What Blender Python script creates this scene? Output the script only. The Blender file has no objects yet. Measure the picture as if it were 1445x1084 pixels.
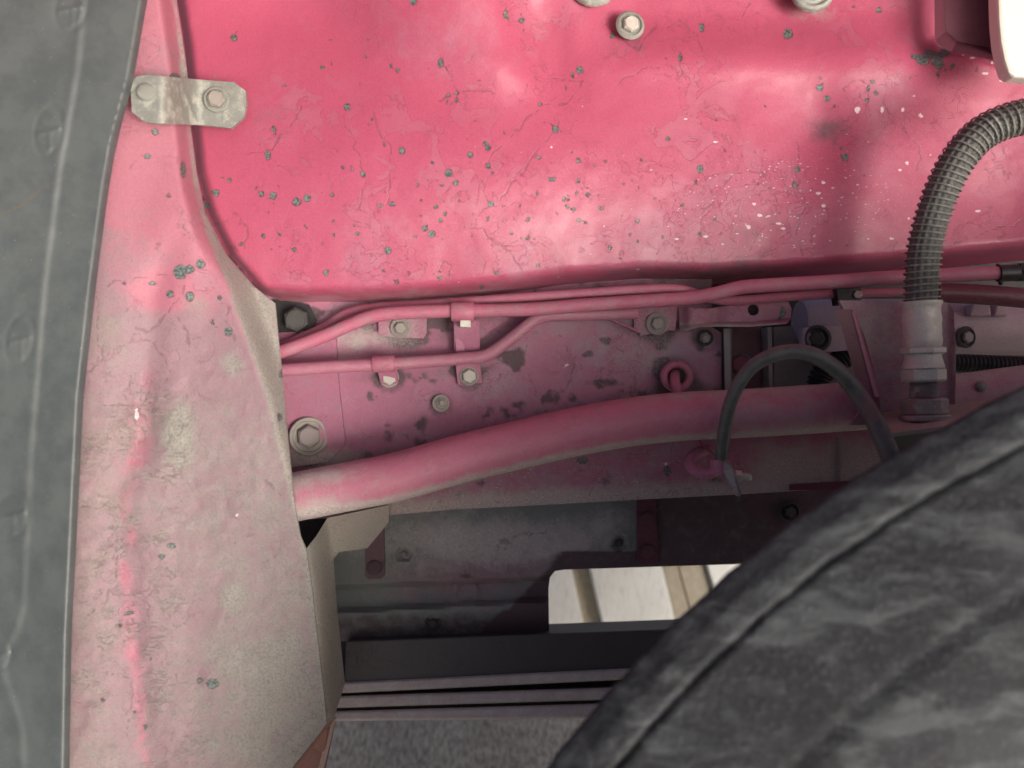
import bpy, math, random
import numpy as np
from mathutils import Vector, Matrix
from mathutils.geometry import delaunay_2d_cdt

# ------------------------------------------------------------------ camera, sky, sun, exposure
S = 0.0008                       # metres per photograph pixel on the plane of the chassis rail (y = 0)
FOC = 30.0
D = 722.5 * S / (18.0 / FOC)     # camera distance from that plane
PITCH = math.radians(40)         # the photographer looks down into the wheel well
ROT = Matrix.Rotation(-PITCH, 4, 'X')
scene = bpy.context.scene
col = scene.collection
SUN_EL, SUN_AZ = math.radians(17), math.radians(147)     # low soft light from behind the photographer's right shoulder

cam_d = bpy.data.cameras.new("camera"); cam = bpy.data.objects.new("camera", cam_d); col.objects.link(cam)
cam_d.lens = FOC; cam_d.sensor_width = 36; cam_d.clip_start = 0.02; cam_d.clip_end = 500
cam.matrix_world = ROT @ Matrix.Translation((0, -D, 0)) @ Matrix.Rotation(math.radians(90), 4, 'X')
cam_d.dof.use_dof = True; cam_d.dof.focus_distance = D - 0.02; cam_d.dof.aperture_fstop = 3.4
scene.camera = cam

world = bpy.data.worlds.new("World"); scene.world = world; world.use_nodes = True
wn = world.node_tree; bg = wn.nodes['Background']
sky = wn.nodes.new('ShaderNodeTexSky'); sky.sky_type = 'NISHITA'; sky.sun_disc = False
sky.sun_elevation = SUN_EL; sky.sun_rotation = SUN_AZ; sky.air_density = 0.35; sky.dust_density = 5.0; sky.ozone_density = 0.3
wn.links.new(sky.outputs[0], bg.inputs[0]); bg.inputs[1].default_value = 0.12
sun_d = bpy.data.lights.new("sun", 'SUN'); sun = bpy.data.objects.new("sun", sun_d); col.objects.link(sun)
sun_d.energy = 1.5; sun_d.angle = math.radians(22); sun_d.color = (1.0, 0.985, 0.965)
sdir = Vector((math.cos(SUN_EL) * math.sin(SUN_AZ), math.cos(SUN_EL) * math.cos(SUN_AZ), math.sin(SUN_EL)))
sun.rotation_euler = sdir.to_track_quat('Z', 'Y').to_euler()
scene.view_settings.view_transform = 'Standard'; scene.view_settings.look = 'None'
scene.view_settings.exposure = 0.62; scene.view_settings.gamma = 1
scene.cycles.max_bounces = 6; scene.cycles.diffuse_bounces = 4
CAMZ = D * math.sin(PITCH)
GROUND_Z = -1.20

# ------------------------------------------------------------------ helpers
def W(px, py, y=0.0):
    k = (D + y) / D * S
    return Vector(((px - 722.5) * k, y, (542 - py) * k))
def Wn(px, py, y):
    k = (D + y) / D * S
    return np.stack([(px - 722.5) * k, y, (542 - py) * k], -1)
def R(r, y=0.0): return r * S * (D + y) / D
def ss(a, b, x):
    t = np.clip((x - a) / (b - a), 0, 1); return t * t * (3 - 2 * t)
def gs(px, py, cx, cy, sx, sy): return np.exp(-((px - cx) / sx) ** 2 - ((py - cy) / sy) ** 2)
def seg_dist(px, py, pts, closed=False):
    pts = list(pts) + ([pts[0]] if closed else [])
    d = np.full(px.shape, 1e9)
    for (ax, ay), (bx, by) in zip(pts[:-1], pts[1:]):
        dx, dy = bx - ax, by - ay
        t = np.clip(((px - ax) * dx + (py - ay) * dy) / (dx * dx + dy * dy + 1e-9), 0, 1)
        d = np.minimum(d, np.hypot(px - ax - t * dx, py - ay - t * dy))
    return d
def inside(px, py, poly):
    r = np.zeros(px.shape, bool)
    n = len(poly)
    for i in range(n):
        x1, y1 = poly[i]; x2, y2 = poly[(i + 1) % n]
        c = (y1 > py) != (y2 > py)
        with np.errstate(divide='ignore', invalid='ignore'):
            xi = (x2 - x1) * (py - y1) / (y2 - y1 + 1e-12) + x1
        r ^= c & (px < xi)
    return r
def _hash(ix, iy, s):
    v = np.sin(ix * 127.1 + iy * 311.7 + s * 74.7) * 43758.5453
    return v - np.floor(v)
def vnoise(x, y, s=0):
    ix, iy = np.floor(x), np.floor(y); fx, fy = x - ix, y - iy
    fx = fx * fx * (3 - 2 * fx); fy = fy * fy * (3 - 2 * fy)
    a, b = _hash(ix, iy, s), _hash(ix + 1, iy, s); c, d = _hash(ix, iy + 1, s), _hash(ix + 1, iy + 1, s)
    return (a * (1 - fx) + b * fx) * (1 - fy) + (c * (1 - fx) + d * fx) * fy
def fbm(x, y, s=0, o=4):
    r, a = 0, .5
    for k in range(o): r = r + a * vnoise(x * 2 ** k, y * 2 ** k, s + k * 7); a *= .5
    return r
def catmull(pts, n=8):
    P = [np.array(p, float) for p in pts]
    P = [2 * P[0] - P[1]] + P + [2 * P[-1] - P[-2]]
    out = []
    for i in range(1, len(P) - 2):
        for k in range(n):
            t = k / n
            out.append(.5 * ((2 * P[i]) + (-P[i - 1] + P[i + 1]) * t + (2 * P[i - 1] - 5 * P[i] + 4 * P[i + 1] - P[i + 2]) * t * t
                             + (-P[i - 1] + 3 * P[i] - 3 * P[i + 1] + P[i + 2]) * t ** 3))
    out.append(P[-2]); return out
def resample(pts, step):
    pts = [np.array(p, float) for p in pts]
    L = [0]
    for a, b in zip(pts[:-1], pts[1:]): L.append(L[-1] + np.linalg.norm(b - a))
    n = max(2, int(round(L[-1] / step)) + 1)
    t = np.linspace(0, L[-1], n); A = np.array(pts)
    return [np.array([np.interp(v, L, A[:, k]) for k in range(A.shape[1])]) for v in t]
def frames(P):
    P = [Vector(p) for p in P]; n = len(P); out = []
    up = None
    for i in range(n):
        t = (P[min(i + 1, n - 1)] - P[max(i - 1, 0)]).normalized()
        if up is None:
            a = Vector((0, -1, 0)) if abs(t.y) < .9 else Vector((1, 0, 0))
            up = (a - t * a.dot(t)).normalized()
        else: up = (up - t * up.dot(t)).normalized()
        out.append((P[i], t, up, t.cross(up)))
    return out

class MB:
    def __init__(s): s.v = []; s.f = []; s.sm = []
    def add(s, v, f, smooth=True):
        b = len(s.v); s.v += [tuple(p) for p in v]; s.f += [tuple(i + b for i in q) for q in f]; s.sm += [smooth] * len(f); return s
    def tube(s, P, r, n=16, cap=True, smooth=True, rad=None):
        F = frames(P); v = []; f = []
        for i, (p, t, u, w) in enumerate(F):
            ri = r[i] if hasattr(r, '__len__') else r
            for k in range(n):
                a = 2 * math.pi * k / n; q = ri * (rad(a) if rad else 1)
                v.append(p + (u * math.cos(a) + w * math.sin(a)) * q)
        m = len(F)
        for i in range(m - 1):
            for k in range(n):
                k2 = (k + 1) % n; f.append((i * n + k, i * n + k2, (i + 1) * n + k2, (i + 1) * n + k))
        s.add(v, f, smooth)
        if cap:
            s.add(v[:n], [tuple(range(n))[::-1]], False); s.add(v[-n:], [tuple(range(n))], False)
        return s
    def lathe(s, prof, o, axis, n=24, phase=0.0, smooth=True, cap=True):
        axis = Vector(axis).normalized(); o = Vector(o)
        a = Vector((0, 0, 1)) if abs(axis.z) < .9 else Vector((1, 0, 0))
        u = (a - axis * a.dot(axis)).normalized(); w = axis.cross(u); v = []; f = []
        for r, t in prof:
            for k in range(n):
                q = 2 * math.pi * k / n + phase
                v.append(o + axis * t + (u * math.cos(q) + w * math.sin(q)) * r)
        for i in range(len(prof) - 1):
            for k in range(n):
                k2 = (k + 1) % n; f.append((i * n + k, i * n + k2, (i + 1) * n + k2, (i + 1) * n + k))
        s.add(v, f, smooth)
        if cap:
            if prof[0][0] > 1e-5: s.add(v[:n], [tuple(range(n))[::-1]], False)
            if prof[-1][0] > 1e-5: s.add(v[-n:], [tuple(range(n))], False)
        return s
    def hull(s, front, back, smooth=False):       # prism between two rings of 3-D points
        n = len(front); v = list(front) + list(back)
        f = [tuple(range(n)), tuple(range(2 * n - 1, n - 1, -1))] + [(i, n + i, n + (i + 1) % n, (i + 1) % n) for i in range(n)]
        return s.add(v, f, smooth)

ORG = {}
def tag(o, label=None, cat=None, group=None, kind=None):
    if label: o['label'] = label
    if cat: o['category'] = cat
    if group: o['group'] = group
    if kind: o['kind'] = kind
    return o
def thing(name, label, cat, p, group=None):
    o = bpy.data.objects.new(name, None); col.objects.link(o); o.empty_display_size = .02
    o.location = p; ORG[o] = Vector(p); return tag(o, label, cat, group)
def mesh_of(name, mb, mat, off=Vector()):
    m = bpy.data.meshes.new(name)
    m.from_pydata([(v[0] - off[0], v[1] - off[1], v[2] - off[2]) for v in mb.v], [], mb.f)
    m.polygons.foreach_set('use_smooth', mb.sm); m.materials.append(mat); m.update(); return m
def obj(name, mb, mat, parent=None, bevel=0):
    org = ORG[parent] if parent else (sum((Vector(v) for v in mb.v), Vector()) / len(mb.v))
    o = bpy.data.objects.new(name, mesh_of(name, mb, mat, org)); col.objects.link(o)
    ORG[o] = org
    if parent: o.parent = parent
    else: o.location = org
    if bevel:
        b = o.modifiers.new('bevel', 'BEVEL'); b.width = bevel; b.segments = 2; b.limit_method = 'ANGLE'; b.angle_limit = .6
        b.harden_normals = False
    return o

def plate(name, outline, depth, mat, parent=None, grid=8, thick=.003, holes=(), attrs=None, back=None, bevel=0):
    """sheet metal panel from an outline, with its own relief (depth), thickness and wear attributes"""
    fn = depth if callable(depth) else (lambda x, y: np.full(x.shape, float(depth)))
    loops = [outline] + list(holes); pts = []; edges = []
    for lp in loops:
        b0 = len(pts); ring = []
        for i in range(len(lp)):
            a = np.array(lp[i], float); b = np.array(lp[(i + 1) % len(lp)], float)
            n = max(1, int(np.linalg.norm(b - a) / grid))
            ring += [a + (b - a) * k / n for k in range(n)]
        pts += ring; edges += [(b0 + i, b0 + (i + 1) % len(ring)) for i in range(len(ring))]
    A = np.array(pts); x0, y0 = A.min(0); x1, y1 = A.max(0)
    gx, gy = np.meshgrid(np.arange(x0, x1, grid), np.arange(y0, y1, grid))
    gx[1::2] += grid * .5; gx = gx.ravel(); gy = gy.ravel()
    ok = inside(gx, gy, outline)
    for h in holes: ok &= ~inside(gx, gy, h)
    gx, gy = gx[ok], gy[ok]
    dd = np.full(gx.shape, 1e9)
    for lp in loops: dd = np.minimum(dd, seg_dist(gx, gy, lp, True))
    gx, gy = gx[dd > grid * .45], gy[dd > grid * .45]
    allp = [Vector((float(a), float(b))) for a, b in pts] + [Vector((float(a), float(b))) for a, b in zip(gx, gy)]
    r = delaunay_2d_cdt(allp, edges, [], 0, 1e-4)
    V = np.array([(v.x, v.y) for v in r[0]]); T = np.array(r[2])
    c = V[T].mean(1); ok = inside(c[:, 0], c[:, 1], outline)
    for h in holes: ok &= ~inside(c[:, 0], c[:, 1], h)
    T = T[ok]; px, py = V[:, 0], V[:, 1]
    P = Wn(px, py, fn(px, py)); n = len(P)
    a_, b_, c_ = P[T[0]]
    nrm = np.cross(P[T[:, 1]] - P[T[:, 0]], P[T[:, 2]] - P[T[:, 0]])
    if nrm[:, 1].mean() > 0: T = T[:, ::-1]
    E = {}
    for t in T.tolist():
        for i in range(3):
            e = (t[i], t[(i + 1) % 3]); E[e] = 1
    bd = [e for e in E if (e[1], e[0]) not in E]
    P2 = P.copy(); P2[:, 1] += thick
    faces = T.tolist(); sm = [True] * len(faces)
    faces += [(b, a, a + n, b + n) for a, b in bd]; sm += [False] * len(bd)
    if back if back is not None else n < 3000:
        faces += (T[:, ::-1] + n).tolist(); sm += [True] * len(T)
    allv = np.concatenate([P, P2])
    org = ORG[parent] if parent else Vector(P.mean(0))
    m = bpy.data.meshes.new(name); m.from_pydata((allv - np.array(org)).tolist(), [], faces)
    m.polygons.foreach_set('use_smooth', sm); m.materials.append(mat)
    for k, f in (attrs or {}).items():
        val = np.asarray(f(px, py), float); at = m.attributes.new(k, 'FLOAT', 'POINT')
        at.data.foreach_set('value', np.concatenate([val, val]).astype(np.float32))
    m.update()
    o = bpy.data.objects.new(name, m); col.objects.link(o); ORG[o] = org
    if parent: o.parent = parent
    else: o.location = org
    e = o.modifiers.new('edge_split', 'EDGE_SPLIT'); e.split_angle = math.radians(50)
    return o
def blob(lst):          # spots -> field that is 4 at a spot's rim and larger inside
    def f(px, py):
        d = np.full(px.shape, 1e3)
        for q in lst:
            x, y, r = q[:3]; e = q[3] if len(q) > 3 else 1.0
            d = np.minimum(d, np.hypot((px - x), (py - y) / e) - r)
        return np.clip(6 - d, 0, 12)
    return f
def lines(lst):
    def f(px, py):
        d = np.full(px.shape, 1e3)
        wx = px + 16 * (fbm(px / 16, py / 16, 3) - .5); wy = py + 16 * (fbm(px / 16, py / 16, 9) - .5)
        for l in lst: d = np.minimum(d, seg_dist(wx, wy, l))
        return np.clip(6 - d, 0, 6)
    return f

# ------------------------------------------------------------------ materials
class NT:
    def __init__(s, name):
        s.m = bpy.data.materials.new(name); s.m.use_nodes = True; s.t = s.m.node_tree
        s.b = s.t.nodes['Principled BSDF']; s.tc = s.t.nodes.new('ShaderNodeTexCoord').outputs['Object']
    def set(s, sock, v):
        if isinstance(v, bpy.types.NodeSocket): s.t.links.new(v, sock)
        else:
            if isinstance(v, tuple) and len(v) == 3 and sock.type == 'RGBA': v = v + (1,)
            sock.default_value = v
    def noise(s, sc, det=4, rough=.55, dist=0, vec=None):
        n = s.t.nodes.new('ShaderNodeTexNoise'); s.set(n.inputs['Vector'], vec or s.tc)
        n.inputs['Scale'].default_value = sc; n.inputs['Detail'].default_value = det
        n.inputs['Roughness'].default_value = rough; n.inputs['Distortion'].default_value = dist; return n.outputs['Fac']
    def voro(s, sc, feat='F1', vec=None, rnd=1):
        n = s.t.nodes.new('ShaderNodeTexVoronoi'); n.feature = feat; s.set(n.inputs['Vector'], vec or s.tc)
        n.inputs['Scale'].default_value = sc; n.inputs['Randomness'].default_value = rnd; return n
    def map(s, scale=(1, 1, 1), rot=(0, 0, 0), loc=(0, 0, 0)):
        n = s.t.nodes.new('ShaderNodeMapping'); s.set(n.inputs[0], s.tc); n.inputs['Scale'].default_value = scale
        n.inputs['Rotation'].default_value = rot; n.inputs['Location'].default_value = loc; return n.outputs[0]
    def math(s, op, a, b=0.0, c=None):
        n = s.t.nodes.new('ShaderNodeMath'); n.operation = op; s.set(n.inputs[0], a); s.set(n.inputs[1], b)
        if c is not None: s.set(n.inputs[2], c)
        return n.outputs[0]
    def rng(s, x, a, b, lo=0.0, hi=1.0, smooth=True):
        n = s.t.nodes.new('ShaderNodeMapRange'); n.interpolation_type = 'SMOOTHSTEP' if smooth else 'LINEAR'
        s.set(n.inputs[0], x); n.inputs[1].default_value = a; n.inputs[2].default_value = b
        n.inputs[3].default_value = lo; n.inputs[4].default_value = hi; return n.outputs[0]
    def mix(s, f, a, b, mode='MIX'):
        n = s.t.nodes.new('ShaderNodeMix'); n.data_type = 'RGBA'; n.blend_type = mode
        s.set(n.inputs[0], f); s.set(n.inputs[6], a); s.set(n.inputs[7], b); return n.outputs[2]
    def attr(s, k):
        n = s.t.nodes.new('ShaderNodeAttribute'); n.attribute_name = k; return n.outputs['Fac']
    def bump(s, h, dist, strength=1.0, prev=None):
        n = s.t.nodes.new('ShaderNodeBump'); n.inputs['Strength'].default_value = strength
        n.inputs['Distance'].default_value = dist; s.set(n.inputs['Height'], h)
        if prev is not None: s.set(n.inputs['Normal'], prev)
        return n.outputs[0]
    def done(s, c, rough, normal=None, metal=0.0, spec=.5, coat=0.0):
        s.set(s.b.inputs['Base Color'], c); s.set(s.b.inputs['Roughness'], rough); s.set(s.b.inputs['Metallic'], metal)
        s.b.inputs['Specular IOR Level'].default_value = spec
        if coat: s.b.inputs['Coat Weight'].default_value = coat; s.b.inputs['Coat Roughness'].default_value = .3
        if normal is not None: s.set(s.b.inputs['Normal'], normal)
        return s.m

def paint(name, a, b, dust=(.42, .33, .28), d0=0.0, rough=.42, cracks=.5, blot=.5, wrinkle=False, specks=0.0, grime_shade=(.10, .06, .07), g0=0.0, coat=.15, bumpy=1.0, pits=.09):
    s = NT(name)
    big = s.noise(9, 5, .6); mid = s.noise(55, 9, .70); fin = s.noise(420, 4, .6); grit = s.noise(1400, 2, .6)
    c = s.mix(s.rng(s.math('ADD', s.attr('tone'), s.math('ADD', s.math('MULTIPLY', s.math('SUBTRACT', mid, .5), blot * 1.6),
                                                     s.math('MULTIPLY', s.math('SUBTRACT', big, .5), .9))), .25, .8), a, b)
    c = s.mix(s.rng(fin, .35, .7, 0, .35), c, s.mix(1.0, c, (.72, .66, .68), 'MULTIPLY'))
    # flaked lacquer: irregular islands with a thin dark lifted rim
    isl = s.noise(26, 5, .58, .8); gate = s.rng(s.noise(7, 2, .5, 0, s.map(loc=(3.1, 1.7, .4))), .48, .6)
    inside_ = s.math('MULTIPLY', s.rng(isl, .545, .552), gate)
    rim = s.math('MULTIPLY', s.rng(s.math('ABSOLUTE', s.math('SUBTRACT', isl, .548)), .0022, .0055, 1, 0), gate)
    c = s.mix(s.math('MULTIPLY', inside_, .28 * min(1, cracks * 2)), c, s.mix(.6, b, (.30, .16, .20)))
    is2 = s.noise(64, 4, .6, .6, s.map(loc=(1.3, 2.2, .7))); g2 = s.rng(s.noise(12, 3, .6, 0, s.map(loc=(5.1, .7, 2.4))), .50, .62)
    rim2 = s.math('MULTIPLY', s.rng(s.math('ABSOLUTE', s.math('SUBTRACT', is2, .54)), .003, .009, 1, 0), g2)
    c = s.mix(s.math('MULTIPLY', rim2, .35 * min(1, cracks * 2)), c, s.mix(.5, b, (.12, .07, .08)))
    c = s.mix(s.math('MULTIPLY', s.rng(grit, .40, .70), .16), c, s.mix(.5, a, (.62, .50, .52)))
    # dark film: real dirt plus painted-in shade
    gr = s.rng(s.math('ADD', s.math('ADD', s.attr('grime_shade'), g0), s.math('MULTIPLY', s.math('SUBTRACT', mid, .5), 1.1)), .22, .85)
    c = s.mix(gr, c, grime_shade)
    # pale dust / dried mud
    du = s.rng(s.math('ADD', s.math('ADD', s.attr('dust'), d0), s.math('ADD', s.math('MULTIPLY', s.math('SUBTRACT', mid, .5), .9),
              s.math('MULTIPLY', s.math('SUBTRACT', fin, .5), .9))), .14, .74)
    c = s.mix(du, c, s.mix(s.rng(fin, .3, .7), dust, tuple(x * .68 for x in dust)))
    ck = s.attr('crack')
    crl = s.math('MULTIPLY', s.rng(s.math('ADD', ck, s.math('MULTIPLY', s.math('SUBTRACT', fin, .5), 2.0)), 3.9, 5.0), s.rng(mid, .3, .45, .35, 1))
    allrim = s.math('MAXIMUM', s.math('MULTIPLY', rim, cracks), s.math('MULTIPLY', crl, .5))
    c = s.mix(s.math('MULTIPLY', allrim, .75), c, (.11, .05, .065))
    # white water specks and tiny light scratches
    pale = None
    v = s.voro(150, vec=s.map(scale=(.75, 1, 1.5), rot=(0, .5, 0)))
    sp = s.math('MULTIPLY', s.rng(v.outputs['Distance'], .10, .17, 1, 0), s.rng(s.math('ADD', s.attr('speck'), s.math('ADD', specks, s.math('MULTIPLY', s.math('SUBTRACT', mid, .5), .8))), .35, .7))
    vv = s.voro(520); sep = s.t.nodes.new('ShaderNodeSeparateColor'); s.set(sep.inputs[0], vv.outputs['Color'])
    sp2 = s.math('MULTIPLY', s.math('MULTIPLY', s.rng(vv.outputs['Distance'], .12, .24, 1, 0), s.rng(sep.outputs[0], .86, .9)), s.rng(s.math('ADD', s.attr('speck'), .45 + specks), .3, .9))
    sp3 = s.rng(s.math('ADD', s.attr('fleck'), s.math('MULTIPLY', s.math('SUBTRACT', fin, .5), 4.5)), 5.6, 6.6)
    spk = s.math('MAXIMUM', s.math('MAXIMUM', sp, s.math('MULTIPLY', sp2, .7)), sp3)
    c = s.mix(s.math('MULTIPLY', spk, .8), c, (.78, .62, .64))
    # dark pin holes
    pv = s.voro(300); sepp = s.t.nodes.new('ShaderNodeSeparateColor'); s.set(sepp.inputs[0], pv.outputs['Color'])
    pin = s.math('MULTIPLY', s.rng(pv.outputs['Distance'], .10, .2, 1, 0), s.rng(sepp.outputs[1], 1 - pits, 1.03 - pits))
    c = s.mix(s.math('MULTIPLY', pin, .7), c, (.09, .07, .08))
    # chips down to grey-green primer
    ch = s.math('ADD', s.attr('chip'), s.math('MULTIPLY', s.math('SUBTRACT', s.noise(300, 4, .65), .5), 8.0))
    chin = s.rng(ch, 5.7, 6.2)
    ring = s.math('MULTIPLY', s.rng(ch, 4.7, 5.6), s.math('SUBTRACT', 1.0, chin))
    c = s.mix(s.math('MULTIPLY', ring, .5), c, (.16, .03, .05))
    c = s.mix(chin, c, s.mix(s.rng(fin, .35, .65), (.04, .056, .058), (.17, .20, .185)))
    h = s.math('SUBTRACT', s.math('ADD', s.math('MULTIPLY', inside_, -.25), s.math('MULTIPLY', fin, .22)), s.math('ADD', s.math('MULTIPLY', allrim, .5), s.math('MULTIPLY', chin, .9)))
    h = s.math('ADD', h, s.math('MULTIPLY', rim2, -.35))
    h = s.math('ADD', h, s.math('ADD', s.math('MULTIPLY', spk, .4), s.math('MULTIPLY', du, s.math('MULTIPLY', grit, .3))))
    nb = s.bump(h, .0009, .9)
    nb = s.bump(mid, .0020 * bumpy, .6, nb)
    if wrinkle:
        wv = s.noise(115, 4, .6, 1.2, s.map(scale=(.55, 1, 1.6), rot=(0, .25, 0)))
        wl = s.rng(s.math('ABSOLUTE', s.math('SUBTRACT', wv, .5)), .0, .035, 1, 0)
        wk = s.math('MULTIPLY', wl, s.math('MULTIPLY', s.rng(s.attr('wrinkle'), .2, .8), s.math('MULTIPLY', s.rng(mid, .42, .6), s.rng(s.noise(14, 3, .6), .42, .62))))
        c = s.mix(s.math('MULTIPLY', wk, .42), c, (.24, .13, .13))
        nb = s.bump(wk, -.0009, .7, nb)
    r = s.mix(du, (rough,) * 3, (.85,) * 3)
    r = s.mix(gr, r, (.7,) * 3)
    return s.done(c, r, nb, coat=coat, spec=.5)

def metal(name, c1, c2, rough=.5, met=.7, dust=.3, dcol=(.40, .36, .30), sc=1.0):
    s = NT(name); a = s.noise(70 * sc, 5, .6); f = s.noise(500 * sc, 4, .65)
    c = s.mix(s.rng(a, .35, .65), c1, c2); c = s.mix(s.rng(f, .35, .75, 0, .5), c, tuple(x * .45 for x in c1))
    d = s.rng(s.math('ADD', a, s.math('MULTIPLY', f, .5)), .95 - dust * .6, 1.05 - dust * .3)
    c = s.mix(d, c, dcol)
    return s.done(c, s.mix(d, (rough,) * 3, (.9,) * 3), s.bump(s.math('ADD', a, f), .0006, .6), s.math('MULTIPLY', s.math('SUBTRACT', 1.0, d), met))

RED = paint('red_lacquer', (.39, .066, .128), (.37, .135, .195), dust=(.42, .34, .33), d0=.0, rough=.44, cracks=.4, blot=.5, coat=.12, bumpy=.5)
FEN = paint('faded_pink_lacquer', (.38, .13, .18), (.25, .155, .18), dust=(.30, .285, .255), rough=.6, cracks=.35, blot=.6, wrinkle=True, coat=0)
FRM = paint('mauve_frame_paint', (.34, .115, .185), (.29, .19, .235), dust=(.46, .40, .37), rough=.52, cracks=.5, blot=.8, d0=.10, g0=.06, coat=.05)
PIPE = paint('pink_pipe_paint', (.40, .10, .165), (.30, .17, .205), dust=(.36, .28, .27), rough=.52, cracks=.25, blot=.8, d0=.27, g0=.05, coat=0)
TUBE = paint('rose_tube_paint', (.42, .125, .19), (.38, .22, .26), dust=(.48, .40, .38), rough=.52, cracks=.12, blot=.6, d0=.2, coat=.05)
DKRED = paint('dark_red_paint', (.115, .018, .038), (.09, .035, .05), dust=(.3, .2, .2), rough=.5, cracks=.2)
BEIGE = paint('dust_caked_metal', (.30, .28, .235), (.27, .25, .21), dust=(.36, .34, .29), d0=.45, rough=.8, cracks=.3, coat=0)
PANEL = paint('dark_painted_panel', (.20, .23, .215), (.28, .17, .20), dust=(.56, .53, .51), rough=.6, cracks=.3, d0=.10, specks=.18, coat=0)
MUTE = paint('muted_mauve_paint', (.16, .09, .10), (.14, .11, .11), dust=(.24, .21, .20), rough=.6, cracks=.1, d0=.12, coat=0)
BLACK = paint('black_shade_fill', (.018, .018, .02), (.03, .026, .028), dust=(.16, .14, .13), rough=.6, cracks=0, d0=-.1, coat=0)  # near black standing in for deep shade in gaps and holes
SPK = paint('speckled_silver_paint', (.40, .30, .34), (.30, .22, .25), dust=(.45, .36, .40), rough=.55, cracks=.15, d0=.0, g0=.16, specks=.2, coat=0, pits=.55)
GREY = paint('grey_dusty_paint', (.22, .20, .19), (.20, .15, .16), dust=(.34, .31, .28), rough=.6, cracks=.15, d0=.15, coat=0)
ZINC = metal('dull_zinc', (.30, .31, .28), (.22, .235, .215), .55, .45, .45, (.33, .335, .29))
BOLT = metal('dusty_steel', (.40, .38, .34), (.30, .27, .25), .45, .6, .4)
DBOLT = metal('dark_steel', (.05, .05, .05), (.08, .075, .07), .4, .5, .1)
OLD = metal('worn_fitting_metal', (.33, .30, .30), (.25, .20, .21), .45, .6, .4)
FIT = metal('pale_fitting_metal', (.62, .59, .52), (.52, .50, .44), .5, .35, .35, (.56, .55, .50))

def rubber(name, a, b, rough=.6, sc=60, bumpd=.001, fine=True, dust=0.0, dcol=(.25, .24, .22)):
    s = NT(name); m = s.noise(sc, 6, .65); f = s.noise(700, 3, .6)
    c = s.mix(s.rng(m, .35, .65), a, b)
    v = s.voro(260); sep = s.t.nodes.new('ShaderNodeSeparateColor'); s.set(sep.inputs[0], v.outputs['Color'])
    sp = s.math('MULTIPLY', s.rng(v.outputs['Distance'], .06, .14, 1, 0), s.rng(sep.outputs[0], .88, .92))
    c = s.mix(s.math('MULTIPLY', sp, .5 if fine else 0), c, (.40, .42, .40))
    du = s.rng(s.math('ADD', s.math('ADD', s.attr('dust'), dust), s.math('MULTIPLY', s.math('SUBTRACT', m, .5), .8)), .3, .9)
    c = s.mix(du, c, dcol)
    ru = s.rng(s.math('ADD', s.attr('chip'), s.math('MULTIPLY', s.math('SUBTRACT', m, .5), 5)), 3.5, 6)
    c = s.mix(s.math('MULTIPLY', ru, .6), c, (.13, .10, .075))
    return s.done(c, rough, s.bump(s.math('ADD', m, s.math('MULTIPLY', f, .3)), bumpd, .6))
LINER = rubber('grey_green_plastic', (.066, .078, .080), (.088, .101, .101), .5, 30, .0006)
HOSE = rubber('grey_black_rubber', (.045, .047, .047), (.075, .078, .074), .55, 90, .0004, dust=.1, dcol=(.2, .21, .2))
BRAID = rubber('dusty_hose_rubber', (.065, .065, .06), (.11, .11, .10), .6, 200, .0004, dust=.2, dcol=(.3, .31, .29))
CABLE = rubber('grey_cable_sheath', (.07, .072, .07), (.095, .10, .093), .45, 120, .0003, fine=False)
COIL = metal('coil_wire', (.24, .24, .22), (.16, .16, .15), .55, .25, .3, (.34, .34, .31))
BLACKR = rubber('black_rubber', (.012, .012, .013), (.025, .025, .026), .45, 100, .0004, fine=False)
def tyre_mat():
    s = NT('dirty_tyre_rubber'); a = s.noise(9, 3, .5, .2); b = s.noise(38, 6, .6, .5, s.map(rot=(0, math.radians(-42), 0), scale=(.45, 1, 1.5))); f = s.noise(260, 4, .7); k = s.noise(28, 4, .6, .4)
    c = s.mix(s.rng(a, .34, .68), (.027, .0285, .032), (.046, .050, .055))
    c = s.mix(s.rng(b, .46, .66, 0, .7), c, (.098, .107, .112))
    c = s.mix(s.rng(k, .34, .47, .7, 0), c, (.026, .027, .029))
    c = s.mix(s.rng(f, .5, .7, 0, .25), c, (.15, .16, .165))
    return s.done(c, .8, s.bump(s.math('ADD', b, s.math('MULTIPLY', f, .6)), .004, .7), spec=.15)
TYRE = tyre_mat()
def cream():
    s = NT('cream_paint'); n = s.noise(40, 4)
    return s.done(s.mix(n, (.66, .66, .56), (.70, .70, .61)), .45, s.bump(n, .0005, .3))
CREAM = cream()

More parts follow.
